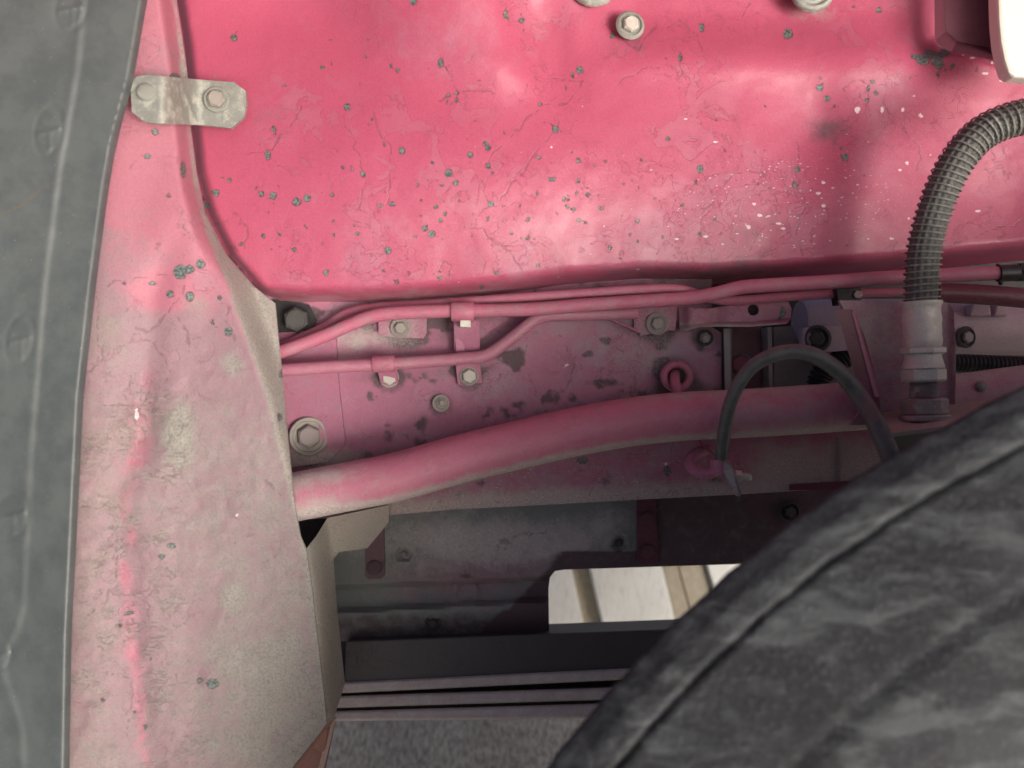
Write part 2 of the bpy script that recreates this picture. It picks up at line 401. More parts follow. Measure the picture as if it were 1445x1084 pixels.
# ------------------------------------------------------------------ bolts (alike ones share their mesh)
def hexring(r, ch=.06): return r
def unit_bolt(style):
    m = MB()
    if style == 'flange':       # hexagon head with a pressed washer face
        m.lathe([(1.0, 0), (1.0, .5), (.90, .66), (.80, .70)], (0, 0, 0), (0, -1, 0), 6, .3, smooth=False)
        m.lathe([(.76, .69), (.74, .78), (.66, .80), (.62, .77), (.25, .78), (0, .80)], (0, 0, 0), (0, -1, 0), 24, smooth=False)
    elif style == 'nut':        # nut with the end of its stud
        m.lathe([(1.0, 0), (1.0, .5), (.88, .62), (.60, .62)], (0, 0, 0), (0, -1, 0), 6, .1, smooth=False)
        pr = []
        for i in range(8): pr += [(.55, .5 + i * .1), (.48, .55 + i * .1)]
        m.lathe(pr + [(.40, 1.35), (0, 1.36)], (0, 0, 0), (0, -1, 0), 20, smooth=False)
    elif style == 'rivet':
        m.lathe([(1.0, 0), (.97, .12), (.8, .26), (.4, .34), (0, .36)], (0, 0, 0), (0, -1, 0), 24)
    elif style == 'washer':
        m.lathe([(1.62, 0), (1.62, .14), (1.54, .22), (1.30, .24), (1.24, .14), (.9, .12)], (0, 0, -0.0), (0, -1, 0), 28, smooth=False, cap=False)
    elif style == 'cupwasher':
        m.lathe([(1.75, 0), (1.72, .12), (1.45, .34), (1.35, .34), (1.25, .10), (.9, .06)], (0, 0, 0), (0, -1, 0), 28, smooth=False, cap=False)
    return m
_proto = {}
def bolt(parent, px, py, y, r, mat=None, style='flange', washer='washer', wmat=None, tilt=(0, 0), turn=None, name=None, label=None, wr=1.0):
    mat = mat or BOLT; key = (style, mat.name)
    if key not in _proto: _proto[key] = mesh_of(style if style != 'flange' else 'bolt', unit_bolt(style), mat)
    o = bpy.data.objects.new(name or ('nut' if style == 'nut' else 'rivet' if style == 'rivet' else 'bolt'), _proto[key])
    col.objects.link(o); o.parent = parent; o.location = W(px, py, y) - ORG[parent]
    k = R(r, y); o.scale = (k, k, k)
    h = turn if turn is not None else random.random() * 1.05
    o.rotation_euler = (tilt[1] + random.uniform(-.03, .03), h, tilt[0] + random.uniform(-.03, .03))
    if label: o['label'] = label
    if washer and style != 'rivet':
        wm = wmat or mat; key = (washer, wm.name)
        if key not in _proto: _proto[key] = mesh_of('washer', unit_bolt(washer), wm)
        w = bpy.data.objects.new('washer', _proto[key]); col.objects.link(w); w.parent = o; w.scale = (wr, 1, wr)
    return o
random.seed(4)

# ------------------------------------------------------------------ ground
def ground_mat():
    s = NT('rough_concrete'); a = s.noise(6, 5); f = s.noise(150, 5, .7); g = s.noise(60, 4, .6, 0, s.map(scale=(2.6, .8, 1)))
    c = s.mix(s.rng(a, .35, .65), (.38, .355, .31), (.47, .445, .39))
    c = s.mix(s.rng(g, .35, .62, .75, 0), c, (.10, .095, .08)); c = s.mix(s.rng(f, .52, .66, 0, .8), c, (.50, .475, .43))
    return s.done(c, .9, s.bump(s.math('ADD', f, g), .004, .8))
g = MB(); q = 60
n = 24
g.add([(-q + 2 * q * i / n, -q + 2 * q * j / n, GROUND_Z) for j in range(n + 1) for i in range(n + 1)],
      [(j * (n + 1) + i, j * (n + 1) + i + 1, (j + 1) * (n + 1) + i + 1, (j + 1) * (n + 1) + i) for j in range(n) for i in range(n)], False)
go = bpy.data.objects.new('ground', mesh_of('ground', g, ground_mat())); col.objects.link(go); tag(go, kind='structure'); WORLD = {go}

# ------------------------------------------------------------------ red cab panel
CH = [(330,53,5),(386,182,4),(378,219,4,1.6),(324,254,3),(304,272,5),(369,274,4),(385,276,5),(418,285,6),(433,280,5),(468,276,3),(292,290,4),(372,333,3),(394,331,3,.7),
 (490,151,5),(622,89,4,1.5),(633,134,3),(645,132,3),(644,142,3),(567,213,5),(512,246,4),(664,219,4),(685,203,3),(689,209,4),(689,234,4),(633,245,5),(643,258,4),(784,183,5),(818,99,5),
 (864,50,4),(760,222,3),(777,253,4,.7),(816,256,3),(829,275,3),(796,281,3),(800,292,3),(809,296,3),(848,294,3),(816,311,3),(693,288,4),(615,292,3),(554,288,4),(537,290,4,.6),(628,302,3),(622,311,3),
 (599,322,4),(609,330,5),(547,354,5),(745,336,3),(721,330,2),(711,292,2),(610,230,2),(484,237,3),(762,147,3),(798,124,2),(736,29,4),(713,20,3,1.8),(816,227,3),(855,227,2),(943,196,3),(900,312,3),(745,310,3),
 (594,282,2),(561,100,3),(583,2,5),(990,39,4,1.4),(1112,48,7),(1240,14,4),(1156,124,5),(1167,139,4),(1231,116,3),(1225,125,3),(1236,132,3),(1224,142,3),(1192,222,5),(1125,239,4),(1122,261,3,1.6),(988,239,5),
 (988,330,3),(1023,213,2),(980,260,2),(963,289,3),(960,80,3,1.8),(1300,82,9,.5),(1312,76,9,.6),(1322,84,9,1.0),(1333,74,7,.8),(1290,80,6,.5),(1326,92,5,1.3),(1345,92,3),(1342,98,2),(1303,88,8,.5),
 (560,398,3),(620,392,3),(700,385,3),(460,385,4),(415,352,3),(505,330,3),(470,312,2),(760,375,3),(680,405,3),(880,260,2),(925,280,2),(905,225,2),(1065,215,2),(1010,170,2),(1080,150,2),(430,318,2),(340,345,3),
 (520,175,2),(455,95,3),(515,80,2),(400,120,2),(900,340,2),(860,350,3),(935,335,2),(1040,300,2),(1070,260,2)]
CR = [[(523,160),(535,185),(548,205),(547,240),(550,290)], [(780,112),(825,115),(800,145),(765,150),(745,165),(720,190),(700,205),(680,235)], [(790,170),(775,195),(745,225),(720,260),(700,290)],
 [(1248,140),(1262,165),(1278,190),(1295,205),(1298,222),(1290,240)], [(1125,200),(1122,240),(1125,265),(1140,285),(1125,305),(1122,340),(1128,360)], [(1300,370),(1340,345),(1390,328),(1445,312)],
 [(610,385),(625,365),(635,372),(630,390)], [(650,320),(680,325),(700,345),(720,355),(735,380)], [(940,40),(960,30),(980,45),(990,70)], [(1030,28),(1045,22),(1060,0)], [(340,215),(370,215),(410,180),(425,150)],
 [(300,320),(330,300),(350,320),(340,350),(310,345)], [(870,120),(900,100),(930,95)], [(620,140),(640,130),(700,130)], [(480,165),(500,200),(515,250),(508,300)], [(1250,350),(1265,345),(1262,362),(1290,352)],
 [(990,300),(1010,270),(1035,245),(1050,240)], [(958,70),(962,95),(970,110)], [(850,30),(900,70),(930,30)], [(1060,350),(1075,320),(1100,315)]]
FL = [(778,208,2),(880,220,3,.6),(919,239,3,.6),(937,267,4,.4),(958,295,3,.5),(955,337,4,.4),(943,320,3,.4),(852,319,2),(833,358,4,.3),(1064,288,4,.6),(1072,304,4,.7),(1056,320,4,.5),(1100,316,3,.7),(1105,322,4,.6),
 (1085,305,3,.6),(996,334,4,.6),(1072,350,5,.3),(1155,272,4,.4),(1188,278,4,.5),(1175,265,3,.4),(1010,200,4,.4),(1162,290,3),(1300,165,4,.4),(1328,163,5,.3),(1245,155,3,1.6),(1210,155,4,1.2),(1274,155,3),
 (1390,104,6,.4),(1412,114,3,.5),(967,168,3,.6),(1160,95,3,.4),(1380,298,5,.4),(1280,230,3),(1226,200,2),(1298,160,2),(750,397,3,.5),(788,392,4,.3),(900,406,4,.6),(1290,135,3,.5),(1310,72,2),(1328,74,2),(1360,78,3,.5),(1372,82,4,.5),
 (1400,88,3),(1270,240,3,.6),(1250,260,2),(1210,260,3,.6),(1235,300,2),(1150,320,3,.4),(1040,330,3,.5),(1020,345,3,.5),(900,380,3,.5)]
rnd = random.Random(7)
CH += [(q_[0] + rnd.gauss(0, 22), q_[1] + rnd.gauss(0, 18), rnd.choice([.4, .9, 1.4, 2]), rnd.choice([.6, 1, 1.5])) for q_ in CH[:] for _ in (0, 1)]
FL += [(rnd.gauss(1130, 90), rnd.gauss(300, 45), rnd.choice([1.5, 2, 2.5]), rnd.choice([.4, .6, 1])) for _ in range(45)]
FL += [(rnd.uniform(560, 1400), rnd.uniform(150, 400), 1.6, .7) for _ in range(50)]
def red_depth(px, py):
    y = np.full(px.shape, -.040)
    y -= .045 * gs(px, py, 600, 250, 380, 170)
    y += .014 * gs(px, py, 430, 10, 130, 70)
    y -= .018 * ss(-55, 55, (px - 560) * .55 + (60 - py) * .9) * (1 - ss(80, 190, py)) * (1 - ss(700, 800, px))
    y += .016 * gs(px - (py * .4), py, 735, 20, 45, 90)
    y -= .026 * gs(px, py, 650, -50, 150, 120)
    rid = 72 + (px - 1000) * .0
    y += .020 * ss(34, -60, py - rid) * ss(800, 900, px) * (1 - ss(1300, 1320, px))
    y -= .006 * np.exp(-((py - 78) / 34) ** 2) * ss(820, 920, px) * (1 - ss(1270, 1310, px))
    y -= .016 * gs(px, py, 1225 - (py - 60) * .08, 260, 75, 240)
    y += .012 * gs(px, py, 1162, 185, 60, 55)
    y += .018 * gs(px, py, 1400, 270, 90, 170)
    y += .06 * ss(1272, 1320, px) ** 2 * ss(84, 50, py) + .012 * ss(12, 0, py - (66 + (px - 1319) * .2)) * ss(1318, 1330, px)
    bot = np.interp(px, [252, 385, 430, 520, 620, 720, 800, 900, 1000, 1200, 1445], [428, 428, 431, 430, 424, 416, 405, 398, 400, 388, 366])
    y += .070 * ss(-34, 4, py - bot) ** 2
    lf = np.interp(py, [-300, 0, 60, 180, 240, 300, 360, 405, 425], [250, 248, 258, 270, 277, 292, 322, 362, 385])
    y += .022 * (1 - ss(0, 20, px - lf)) ** 2
    y += .004 * (fbm(px / 70, py / 70, 2) - .5)
    y -= .25 * ss(-20, -260, py) ** 1.3          # unseen forward sweep above the frame, added to block top light
    return y
red = thing('cab_floor_panel', 'large red painted pressed metal panel with chipped flaking lacquer filling the upper half above the pipes', 'vehicle panel', W(800, 200, -.05))
def redtone(px, py):
    return .16 + .35 * gs(px, py, 900, 360, 260, 80) + .22 * gs(px, py, 540, 330, 120, 80) + .2 * gs(px, py, 380, 180, 70, 60) + .3 * gs(px, py, 640, 60, 120, 60) + .25 * gs(px, py, 1240, 200, 60, 160)
def reddust(px, py):
    bot = np.interp(px, [252, 385, 430, 520, 620, 720, 800, 900, 1000, 1200, 1445], [428, 428, 431, 430, 424, 416, 405, 398, 400, 388, 366])
    d = .55 * ss(-40, 0, py - bot) * (1 - ss(650, 900, px)) + .35 * gs(px, py, 765, 40, 35, 60) * (py < 120) + .5 * gs(px, py, 1145, 15, 55, 22)
    d += .35 * gs(px, py, 895, 40, 30, 30) + .3 * gs(px, py, 320, 120, 50, 45)
    return d - .12
def redgrime_shade(px, py):  # dent shading painted in with the soot smudge and dirt
    return .75 * gs(px, py, 1165, 185, 42, 32) + .45 * gs(px, py, 1060, 330, 120, 65) + .6 * gs(px, py, 960, 388, 190, 20) + .35 * gs(px, py, 390, 165, 50, 35) + .25 * gs(px, py, 290, 10, 60, 60) + .5 * gs(px, py, 900, 60, 26, 22) + .35 * gs(px, py, 1150, 10, 90, 30) + .3 * gs(px, py, 1320, 90, 50, 18) - .1 
RO = [(244,-300),(246,0),(256,60),(268,180),(276,240),(290,300),(320,360),(360,406),(385,428),(430,433),(520,432),(620,426),(720,418),(800,407),(900,400),(1000,401),(1100,392),(1200,389),(1300,381),(1470,365),(1470,98),(1400,84),(1340,72),(1326,66),(1319,54),(1317,-300)]
plate('pressed_sheet', RO, red_depth, RED, red, grid=3.6, thick=.004, back=False,
      attrs={'chip': blob(CH), 'crack': lines(CR), 'fleck': blob(FL), 'tone': redtone, 'dust': reddust, 'grime_shade': redgrime_shade,
             'speck': lambda x, y: .75 * gs(x, y, 1130, 290, 170, 90) + .35 * gs(x, y, 950, 300, 250, 120) + .3 * gs(x, y, 1330, 180, 120, 120) - .1})
m = MB(); a = [W(1317,-200,.03), W(1319,58,.03), W(1340,78,.03), W(1480,106,.03), W(1480,-200,.03)]; b_ = [W(1334,-190,.13), W(1334,44,.13), W(1350,58,.13), W(1476,84,.13), W(1476,-190,.13)]
m.add(a + b_, [(0,5,6,1),(1,6,7,2),(2,7,8,3),(3,8,9,4),(4,9,5,0),(5,9,8,7,6)], False); obj('shade_pan', m, DKRED, red)  # the shade inside this pan is put into its dark red paint
bolt(red, 889, 36, -.048, 12, FIT, washer='cupwasher', wmat=ZINC, tilt=(.12, -.05), label='pale washered bolt near the top edge')
def plug(px, py, y, rw, ry):
    m = MB(); k = R(1, y); m.lathe([(rw * k, 0), (rw * .97 * k, .004), (rw * .80 * k, .007), (rw * .74 * k, .003), (rw * .55 * k, .003), (rw * .5 * k, .008), (0, .010)], W(px, py, y), (0, -1, .0), 40)
    return m
obj('plug', plug(1146, -14, -.044, 32, 0), ZINC, red)['label'] = 'round metal plug cut by the top edge of the picture'
obj('grommet', plug(838, -28, -.052, 38, 0), ZINC, red)

# cream disc at top right
cr = MB(); y0 = -.12
oc = [(1408,-60),(1409,0),(1410,30),(1413,60),(1418,85),(1424,103),(1432,108),(1520,116),(1520,-60)]
f0 = [W(x, y, y0) for x, y in oc]; cr.hull(f0, [p + Vector((0, .02, 0)) for p in f0])
tag(obj('cream_cover', cr, CREAM, bevel=.003), 'smooth cream white cover cut off by the top right corner of the picture', 'cover')

# ------------------------------------------------------------------ left fender
FO = [(64,-60),(250,-60),(248,0),(256,50),(264,110),(268,180),(276,240),(288,300),(318,358),(358,404),(388,428),(392,470),(398,530),(403,590),(409,650),(417,722),(424,757),(432,776),(440,830),(450,920),(458,990),(461,1020),(405,1092),(380,1130),(64,1130)]
def foldx(py): return np.interp(py, [-60, 0, 110, 180, 260, 330, 400, 480, 560, 650, 760, 850, 960, 1020, 1100], [238, 240, 256, 262, 270, 288, 318, 348, 378, 402, 426, 441, 452, 461, 470])
def fen_depth(px, py):
    y = np.full(px.shape, -.105)
    y -= .022 * ss(300, 100, px) 
    y += .050 * ss(-4, 42, px - foldx(py)) * ss(180, 300, py) * (1 - ss(700, 830, py))
    y += .040 * ss(-18, 8, px - foldx(py)) * (1 - ss(240, 420, py))
    st = np.interp(py, [0, 300, 420, 600, 700, 1084], [270, 262, 215, 195, 165, 205])
    y += .006 * gs(px, py * 0, st, 0, 26, 1) * ss(250, 420, py)
    y -= .010 * gs(px, py, 255, 330, 45, 80)
    y += .008 * gs(px, py, 205, 600, 25, 60)
    y += .0045 * (fbm(px / 45, py / 60, 5) - .5) * ss(350, 550, py) + .0025 * (fbm(px / 14, py / 14, 8) - .5) * ss(400, 600, py)
    return y
fen = thing('fender_panel', 'faded dusty pink fender panel with wrinkled flaking paint between the grey liner and the frame', 'vehicle panel', W(270, 1050, -.10))
FCH = [(219,186,5),(208,221,5,.7),(238,276,3),(258,240,4,2.6),(246,108,7,.6),(254,384,9,1.1),(268,380,6),(283,373,6),(240,415,5),(268,418,6,1.1),(322,468,6),(175,399,3),(215,400,5,.6),(300,455,3),(222,345,2),(310,420,3),(395,588,4,1.4),(398,527,4,1.4),
       (300,965,9,.8),(282,960,4),(242,770,6,.7),(228,785,5,.8),(182,865,8,.35),(213,930,2),(170,883,3),(205,1025,3),(190,1005,2),(145,988,3),(378,962,2)]
FCR = [[(140,410),(165,395),(200,392),(235,385)], [(138,410),(142,430),(135,470),(140,500),(120,530),(135,515),(160,490),(190,478),(210,480),(230,500),(240,525)], [(190,460),(205,470),(235,440),(262,405)],
       [(205,575),(190,570),(170,568),(140,575)], [(195,580),(208,595)], [(308,430),(322,435),(318,455),(330,480)], [(118,775),(150,772),(165,760)], [(175,765),(165,800),(150,850),(120,868)],
       [(165,945),(160,950),(185,955),(188,975),(180,1010),(175,1040)], [(215,350),(225,342),(232,350),(228,362)], [(175,240),(200,215)], [(255,315),(270,310),(275,325),(258,330),(255,315)], [(373,675),(390,690),(395,700)],
       [(250,450),(262,470),(270,500)]]
def ftone(px, py):
    st = np.interp(py, [0, 400, 540, 640, 700, 780, 860, 950, 1084], [220, 200, 200, 192, 180, 176, 180, 195, 208])
    w = .75 - .5 * np.exp(-((px - st + 26 * (fbm(px / 30, py / 30, 12) - .5)) / 15) ** 2) * ss(440, 620, py) * (.1 + 1.5 * fbm(px / 25, py / 45, 4))
    w = w * ss(250, 480, py - .5 * (px - 200)) + .15
    return w - .9 * gs(px, py, 230, 415, 45, 26) - .4 * gs(px, py, 195, 235, 25, 22) + .4 * gs(px, py, 250, 100, 60, 60)
def fdust(px, py):
    e = px - foldx(py)
    d = .75 * ss(-6, 6, e) + .45 * ss(440, 640, py) + .25 * ss(700, 1050, py) * ss(250, 400, px) - .12 * gs(px, py, 195, 900, 25, 200) + .25 * (fbm(px / 60, py / 60, 31) - .4)
    d += .8 * gs(px, py, 253, 610, 18, 38) + .5 * gs(px, py, 150, 470, 50, 60) + .5 * gs(px, py, 230, 105, 70, 26) + .4 * gs(px, py, 200, 180, 40, 22) + .5 * gs(px, py, 325, 515, 20, 20) + .5 * gs(px, py, 330, 845, 16, 16) + .5 * gs(px, py, 280, 430, 30, 18)
    d += .25 * gs(px, py, 350, 930, 60, 30)
    return d - .08 - .2 * (1 - ss(200, 450, py))
plate('pressed_sheet', FO, fen_depth, FEN, fen, grid=4, thick=.003, back=False,
      attrs={'chip': blob(FCH), 'crack': lines(FCR), 'tone': ftone, 'dust': fdust, 'wrinkle': lambda x, y: ss(430, 620, y) * (1 - .75 * ss(215, 300, x)),
             'speck': lambda x, y: .12 * ss(600, 900, y), 'fleck': blob([(193,585,3,3),(335,727,3),(205,160,1)])})
# gusset bridging fender and frame
GO = [(431,776),(446,757),(462,731),(505,722),(547,713),(549,716),(549,737),(518,774),(478,779),(470,790),(475,860),(486,965),(470,1017),(462,1021),(440,900)]
def gus_depth(px, py):
    return -.092 + .075 * ss(0, 45, px - foldx(py)) + .002 * fbm(px / 20, py / 20, 1)
gp = thing('gusset_plate', 'dust caked beige folded gusset plate with a clipped corner joining fender and frame', 'gusset', W(470, 900, -.03))
plate('folded_sheet', GO, gus_depth, BEIGE, gp, grid=5, thick=.003, attrs={'chip': blob([(440,930,2)]), 'tone': lambda x, y: 0 * x, 'dust': lambda x, y: .1 - .5 * gs(x, y, 515, 745, 40, 30)})
m = MB(); m.lathe([(R(9, -.03), 0), (R(9, -.03), .004), (0, .0045)], W(478, 962, -.022), (0, -1, 0), 6, smooth=False); obj('weld_nut', m, BEIGE, gp)

# rusty stay under the gusset
st = MB(); st.hull([W(472,1016,-.02), W(452,1100,-.02), W(395,1110,-.06), W(461,1021,-.07)], [W(474,1018,.0), W(456,1102,.0), W(390,1112,-.03), W(462,1021,-.045)])
RUST = paint('rusty_brown_paint', (.28, .14, .11), (.36, .20, .16), dust=(.48, .36, .28), rough=.7, cracks=.2, d0=.15, coat=0)
tag(obj('fender_stay', st, RUST, bevel=.001), 'rusty brown folded stay showing below the lower corner of the fender panel', 'stay')
st = MB(); a = [W(474,1014,-.025), W(468,1014,-.025), W(444,1100,-.025), W(453,1100,-.025)]; st.hull(a, [p + Vector((0,.003,0)) for p in a])
tag(obj('edge_strip', st, paint('tan_edge', (.45, .32, .27), (.50, .38, .32), d0=.2, rough=.7, coat=0)), 'narrow tan metal edge strip running down beside the rusty brown stay', 'strip')

# strap bracket
sb = thing('strap_bracket', 'short galvanised strap with two bolts bridging the seam between fender and red panel', 'bracket', W(265, 145, -.10))
SO = [(184,118),(192,108),(208,106),(255,110),(300,114),(330,116),(346,128),(348,146),(344,165),(326,181),(300,178),(262,174),(215,174),(204,172),(186,158)]
plate('strap', SO, lambda x, y: -.150 + .065 * ss(225, 285, x) + .0012 * fbm(x / 12, y / 12, 3), ZINC, sb, grid=4, thick=.004)
bolt(sb, 206, 130, -.1505, 13, ZINC, style='rivet', tilt=(.25, 0)); bolt(sb, 306, 141, -.0865, 13, BOLT, washer='washer', wmat=ZINC, tilt=(.15, 0), wr=.85)

# ------------------------------------------------------------------ grey plastic liner at the left
LX = lambda py: np.interp(py, [-60, 0, 110, 200, 270, 400, 560, 720, 900, 1130], [216, 205, 186, 162, 150, 133, 115, 107, 98, 94])
LO = [(-40,-60)] + [(float(LX(t)), t) for t in range(-60, 1131, 35)] + [(-40,1130)]
ov = [(100,12,22,32),(68,186,19,34),(28,480,20,34),(17,728,22,32),(-2,925,18,24)]
def stepx(py): return np.interp(py, [-60, 0, 100, 160, 232, 262, 400, 640, 850, 885, 920, 955, 990, 1030, 1130], [122, 118, 108, 97, 84, 80, 62, 42, 33, 25, 8, 6, 18, 31, 34])
def lin_depth(px, py):
    y = np.full(px.shape, -.165)
    e = px - stepx(py)
    y -= .0022 * ss(-8, 6, -e)
    y -= .0004 * np.exp(-(e / 6.0) ** 2)
    y -= .004 * np.exp(-((LX(py) - px - 3) / 3.5) ** 2)
    y += .010 * ss(9, 0, LX(py) - px)
    y += .025 * ss(140, -40, px) * ss(200, 900, py)
    for cx, cy, a, b in ov:
        r = np.hypot((px - cx + (py - cy) * .12) / a, (py - cy) / b)
        y += .0007 * np.exp(-((r - 1) / .12) ** 2)
        y -= .0012 * np.exp(-((py - cy + .25 * (px - cx)) / 2.5) ** 2) * (r < .85) + .0008 * np.exp(-((px - cx - 2) / 2.5) ** 2) * (r < .85) * (py > cy)
    return y + .002 * (fbm(px / 60, py / 60, 6) - .5)
tag(plate('fender_liner', LO, lin_depth, LINER, grid=3.5, thick=.004, back=False,
      attrs={'dust': lambda x, y: .05 + .15 * gs(x, y, 10, 430, 40, 200) , 'chip': lambda x, y: np.clip(6 - seg_dist(x, y, [(-10,308),(30,290),(60,265),(92,250)]) * .8, 0, 6)}),
    'grey green moulded plastic wheel arch liner with stamped ovals along the left edge', 'fender liner')

# ------------------------------------------------------------------ chassis rail (web plate behind the pipes)
fr = thing('chassis_rail', 'mauve red painted steel chassis rail crossing behind the pipes with bolts and flaked patches', 'frame rail', W(720, 620, .01))
WO = [(370,395),(1005,380),(1005,462),(1018,470),(1018,560),(1150,560),(1260,600),(1262,684),(1190,689),(1040,698),(905,705),(760,713),(640,719),(548,727),(415,734),(370,700)]
def wtone(px, py): return .15 + .6 * fbm(px / 60, py / 45, 2) - .5 * gs(px, py, 775, 515, 30, 40) - .4 * gs(px, py, 865, 545, 28, 20) - .3 * gs(px, py, 560, 560, 60, 50)
def rings(px, py):  # dark dust around bolts, plus painted occlusion shade
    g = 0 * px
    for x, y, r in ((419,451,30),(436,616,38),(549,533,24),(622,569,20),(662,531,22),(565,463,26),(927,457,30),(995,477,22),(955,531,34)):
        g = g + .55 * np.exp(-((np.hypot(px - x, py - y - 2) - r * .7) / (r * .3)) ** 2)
    for p in ([(400,540),(700,520)], [(400,455),(560,452),(900,440)]): g = g + .35 * np.exp(-(seg_dist(px, py, p) / 12) ** 2)  # shade under the pipes painted as dark lines
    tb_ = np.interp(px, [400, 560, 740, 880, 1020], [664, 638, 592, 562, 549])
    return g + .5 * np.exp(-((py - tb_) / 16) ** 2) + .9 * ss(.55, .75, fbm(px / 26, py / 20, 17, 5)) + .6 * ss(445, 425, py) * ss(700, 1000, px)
def wdust(px, py):
    bot = np.interp(px, [415, 548, 760, 1040, 1262], [734, 727, 713, 698, 684])
    return .7 * ss(-34, -2, py - bot) * (1 - ss(1000, 1100, px)) + .5 * gs(px, py, 500, 480, 90, 22) + .35 * gs(px, py, 900, 500, 60, 40) + .18 * ss(620, 660, py) + .55 * ss(1030, 1100, px) * ss(600, 640, py) - .05 + .5 * gs(px, py, 470, 640, 30, 20)
plate('web', WO, lambda x, y: .0 + .0012 * fbm(x / 60, y / 60, 3), FRM, fr, grid=4.5, thick=.006,
      attrs={'tone': wtone, 'dust': wdust, 'grime_shade': lambda x, y: rings(x, y) + .15 * ss(1040, 1120, x) + .35 * gs(x, y, 570, 485, 60, 22) + .3 * gs(x, y, 640, 470, 120, 24) - .05 + .3 * gs(x, y, 930, 470, 60, 25),
             'crack': lines([[(745,470),(740,500),(745,535),(760,560),(775,568),(792,552),(805,530),(808,505),(800,485),(785,470)], [(848,535),(850,520),(885,522),(898,535),(893,555),(870,562),(850,560),(848,535)],
                             [(560,618),(570,615),(585,630),(592,640)], [(845,640),(850,660),(838,685),(830,700)], [(690,690),(700,683),(715,690),(712,705),(698,705),(690,690)], [(785,668),(805,672),(822,662)]]),
             'chip': blob([(822,650,8,.6),(942,665,5,1.3),(593,534,2),(771,580,3,.8)]), 'fleck': blob([(800,515,3),(797,520,2),(940,655,3),(958,652,4,.5),(867,440,2),(910,476,3,.5),(880,682,2),(955,600,2)]),
             'speck': lambda x, y: .35 * ss(620, 660, y) + .15})
# doubler plate on the left
DO = [(392,470),(474,463),(476,520),(481,570),(487,622),(484,630),(470,645),(463,652),(408,660),(392,600)]
plate('doubler_plate', DO, lambda x, y: -.005 + 0 * x, FRM, fr, grid=5, thick=.0048, attrs={'tone': lambda x, y: .3 + 0 * x, 'dust': lambda x, y: .7 * ss(625, 645, y) + .35 * gs(x, y, 440, 620, 30, 24) - .1, 'grime_shade': lambda x, y: .15 + 0 * x,
      'crack': lines([[(450,590),(462,585),(478,586),(484,600),(478,620)]])})
bolt(fr, 436, 616, -.006, 17, OLD, washer='washer', wmat=BOLT, tilt=(.22, -.05), wr=1.0, label='largest dusty bolt near the fender edge')
# dark pocket with bolt; its shade is a black pad
m = MB(); a = [W(385,424,-.004), W(436,430,-.004), W(446,452,-.004), W(436,476,-.004), W(385,500,-.004)]; m.hull(a, [p + Vector((0,.003,0)) for p in a]); obj('pocket_shade_pad', m, BLACKR, fr)
bolt(fr, 419, 451, -.007, 19, DBOLT, washer=None, tilt=(.2, .1), turn=.2, label='large black hexagon bolt in the dark corner')
bolt(fr, 549, 533, -.002, 11, FIT, wmat=BOLT, tilt=(.15, 0), wr=.8); bolt(fr, 622, 569, -.002, 8, BOLT, style='nut', washer='washer', tilt=(.2, -.1), wr=.95)
bolt(fr, 995, 477, -.002, 8, OLD, style='nut', washer='washer', wmat=DBOLT, tilt=(-.2, 0), wr=.9)

# small tab brackets with washered bolts
def tab(pts, px, py, r, label, y=-.006, hole=None):
    t = thing('mounting_bracket', label, 'bracket', W(px, py, y))
    plate('tab', pts, lambda x, q: y + 0 * x, FRM, t, grid=5, thick=.005, holes=[hole] if hole else [], attrs={'tone': lambda x, q: .3 + 0 * x, 'dust': lambda x, q: .1 + .4 * gs(x, q, px, py, 22, 20), 'grime_shade': lambda x, q: .2 + 0 * x})
    bolt(t, px, py, y - .0005, r, BOLT, wmat=OLD, tilt=(.12, 0)); return t
tab([(534,440),(534,470),(542,475),(598,478),(602,470),(602,448),(640,440)], 565, 463, 9, 'small tab bracket whose washered bolt peeks out under the bent end of the upper pipe')
tab([(895,442),(895,468),(903,470),(903,474),(945,466),(953,467),(956,436),(958,430),(895,436)], 927, 457, 10, 'square tab bracket with a wide washer bolt left of the bracket with the round hole')
# strut edges beside the tabs
def rod(P, r, mat, name='rod', parent=None, n=14, step=4, rads=None):
    m = MB(); Q = [np.array(W(*p)) for p in P]; Q = resample(catmull(Q, 10), step * S) if len(P) > 2 else Q
    rr = R(r, P[0][2]); m.tube(Q, rr, n); return obj(name, m, mat, parent)
# holed bracket
hb = thing('holed_bracket', 'pink stamped bracket with one round dark hole and a rounded right end', 'bracket', W(1035, 445, -.02))
hole = [(1063 + 8 * math.cos(t), 437.5 + 8 * math.sin(t)) for t in np.linspace(0, 2 * math.pi, 16, endpoint=False)]
HO = [(958,434),(1000,436),(1020,432),(1060,428),(1105,424),(1113,427),(1117,436),(1116,450),(1110,457),(1060,461),(1010,461),(985,462),(972,466),(960,467)]
def hbd(x, y):
    b = np.interp(x, [958, 972, 1010, 1060, 1116], [467, 465, 461, 461, 455])
    return -.022 - .010 * ss(-7, -1, y - b) + .012 * ss(18, 0, x - 958) + .004 * gs(x, y, 1010, 450, 12, 40)
plate('stamped_sheet', HO, hbd, FRM, hb, grid=2.5, thick=.003, holes=[hole], attrs={'chip': blob([(1105,441,4,1.6),(1100,450,3)]), 'dust': lambda x, y: .1 + .55 * ss(452, 462, y), 'tone': lambda x, y: .15 + 0 * x, 'grime_shade': lambda x, y: .35 * gs(x, y, 1010, 448, 20, 20)})
m = MB(); a = [W(1046,424,-.001), W(1082,424,-.001), W(1082,452,-.001), W(1046,452,-.001)]; m.hull(a, [p + Vector((0,.002,0)) for p in a]); obj('hole_shade_pad', m, BLACK, hb)  # black pad acts as the shade inside the round hole
m = MB(); m.tube([W(900,468,-.010), W(862,450,-.012), W(853,446,-.014)], R(2.4), 8); obj('weld_bead', m, FRM, hb)
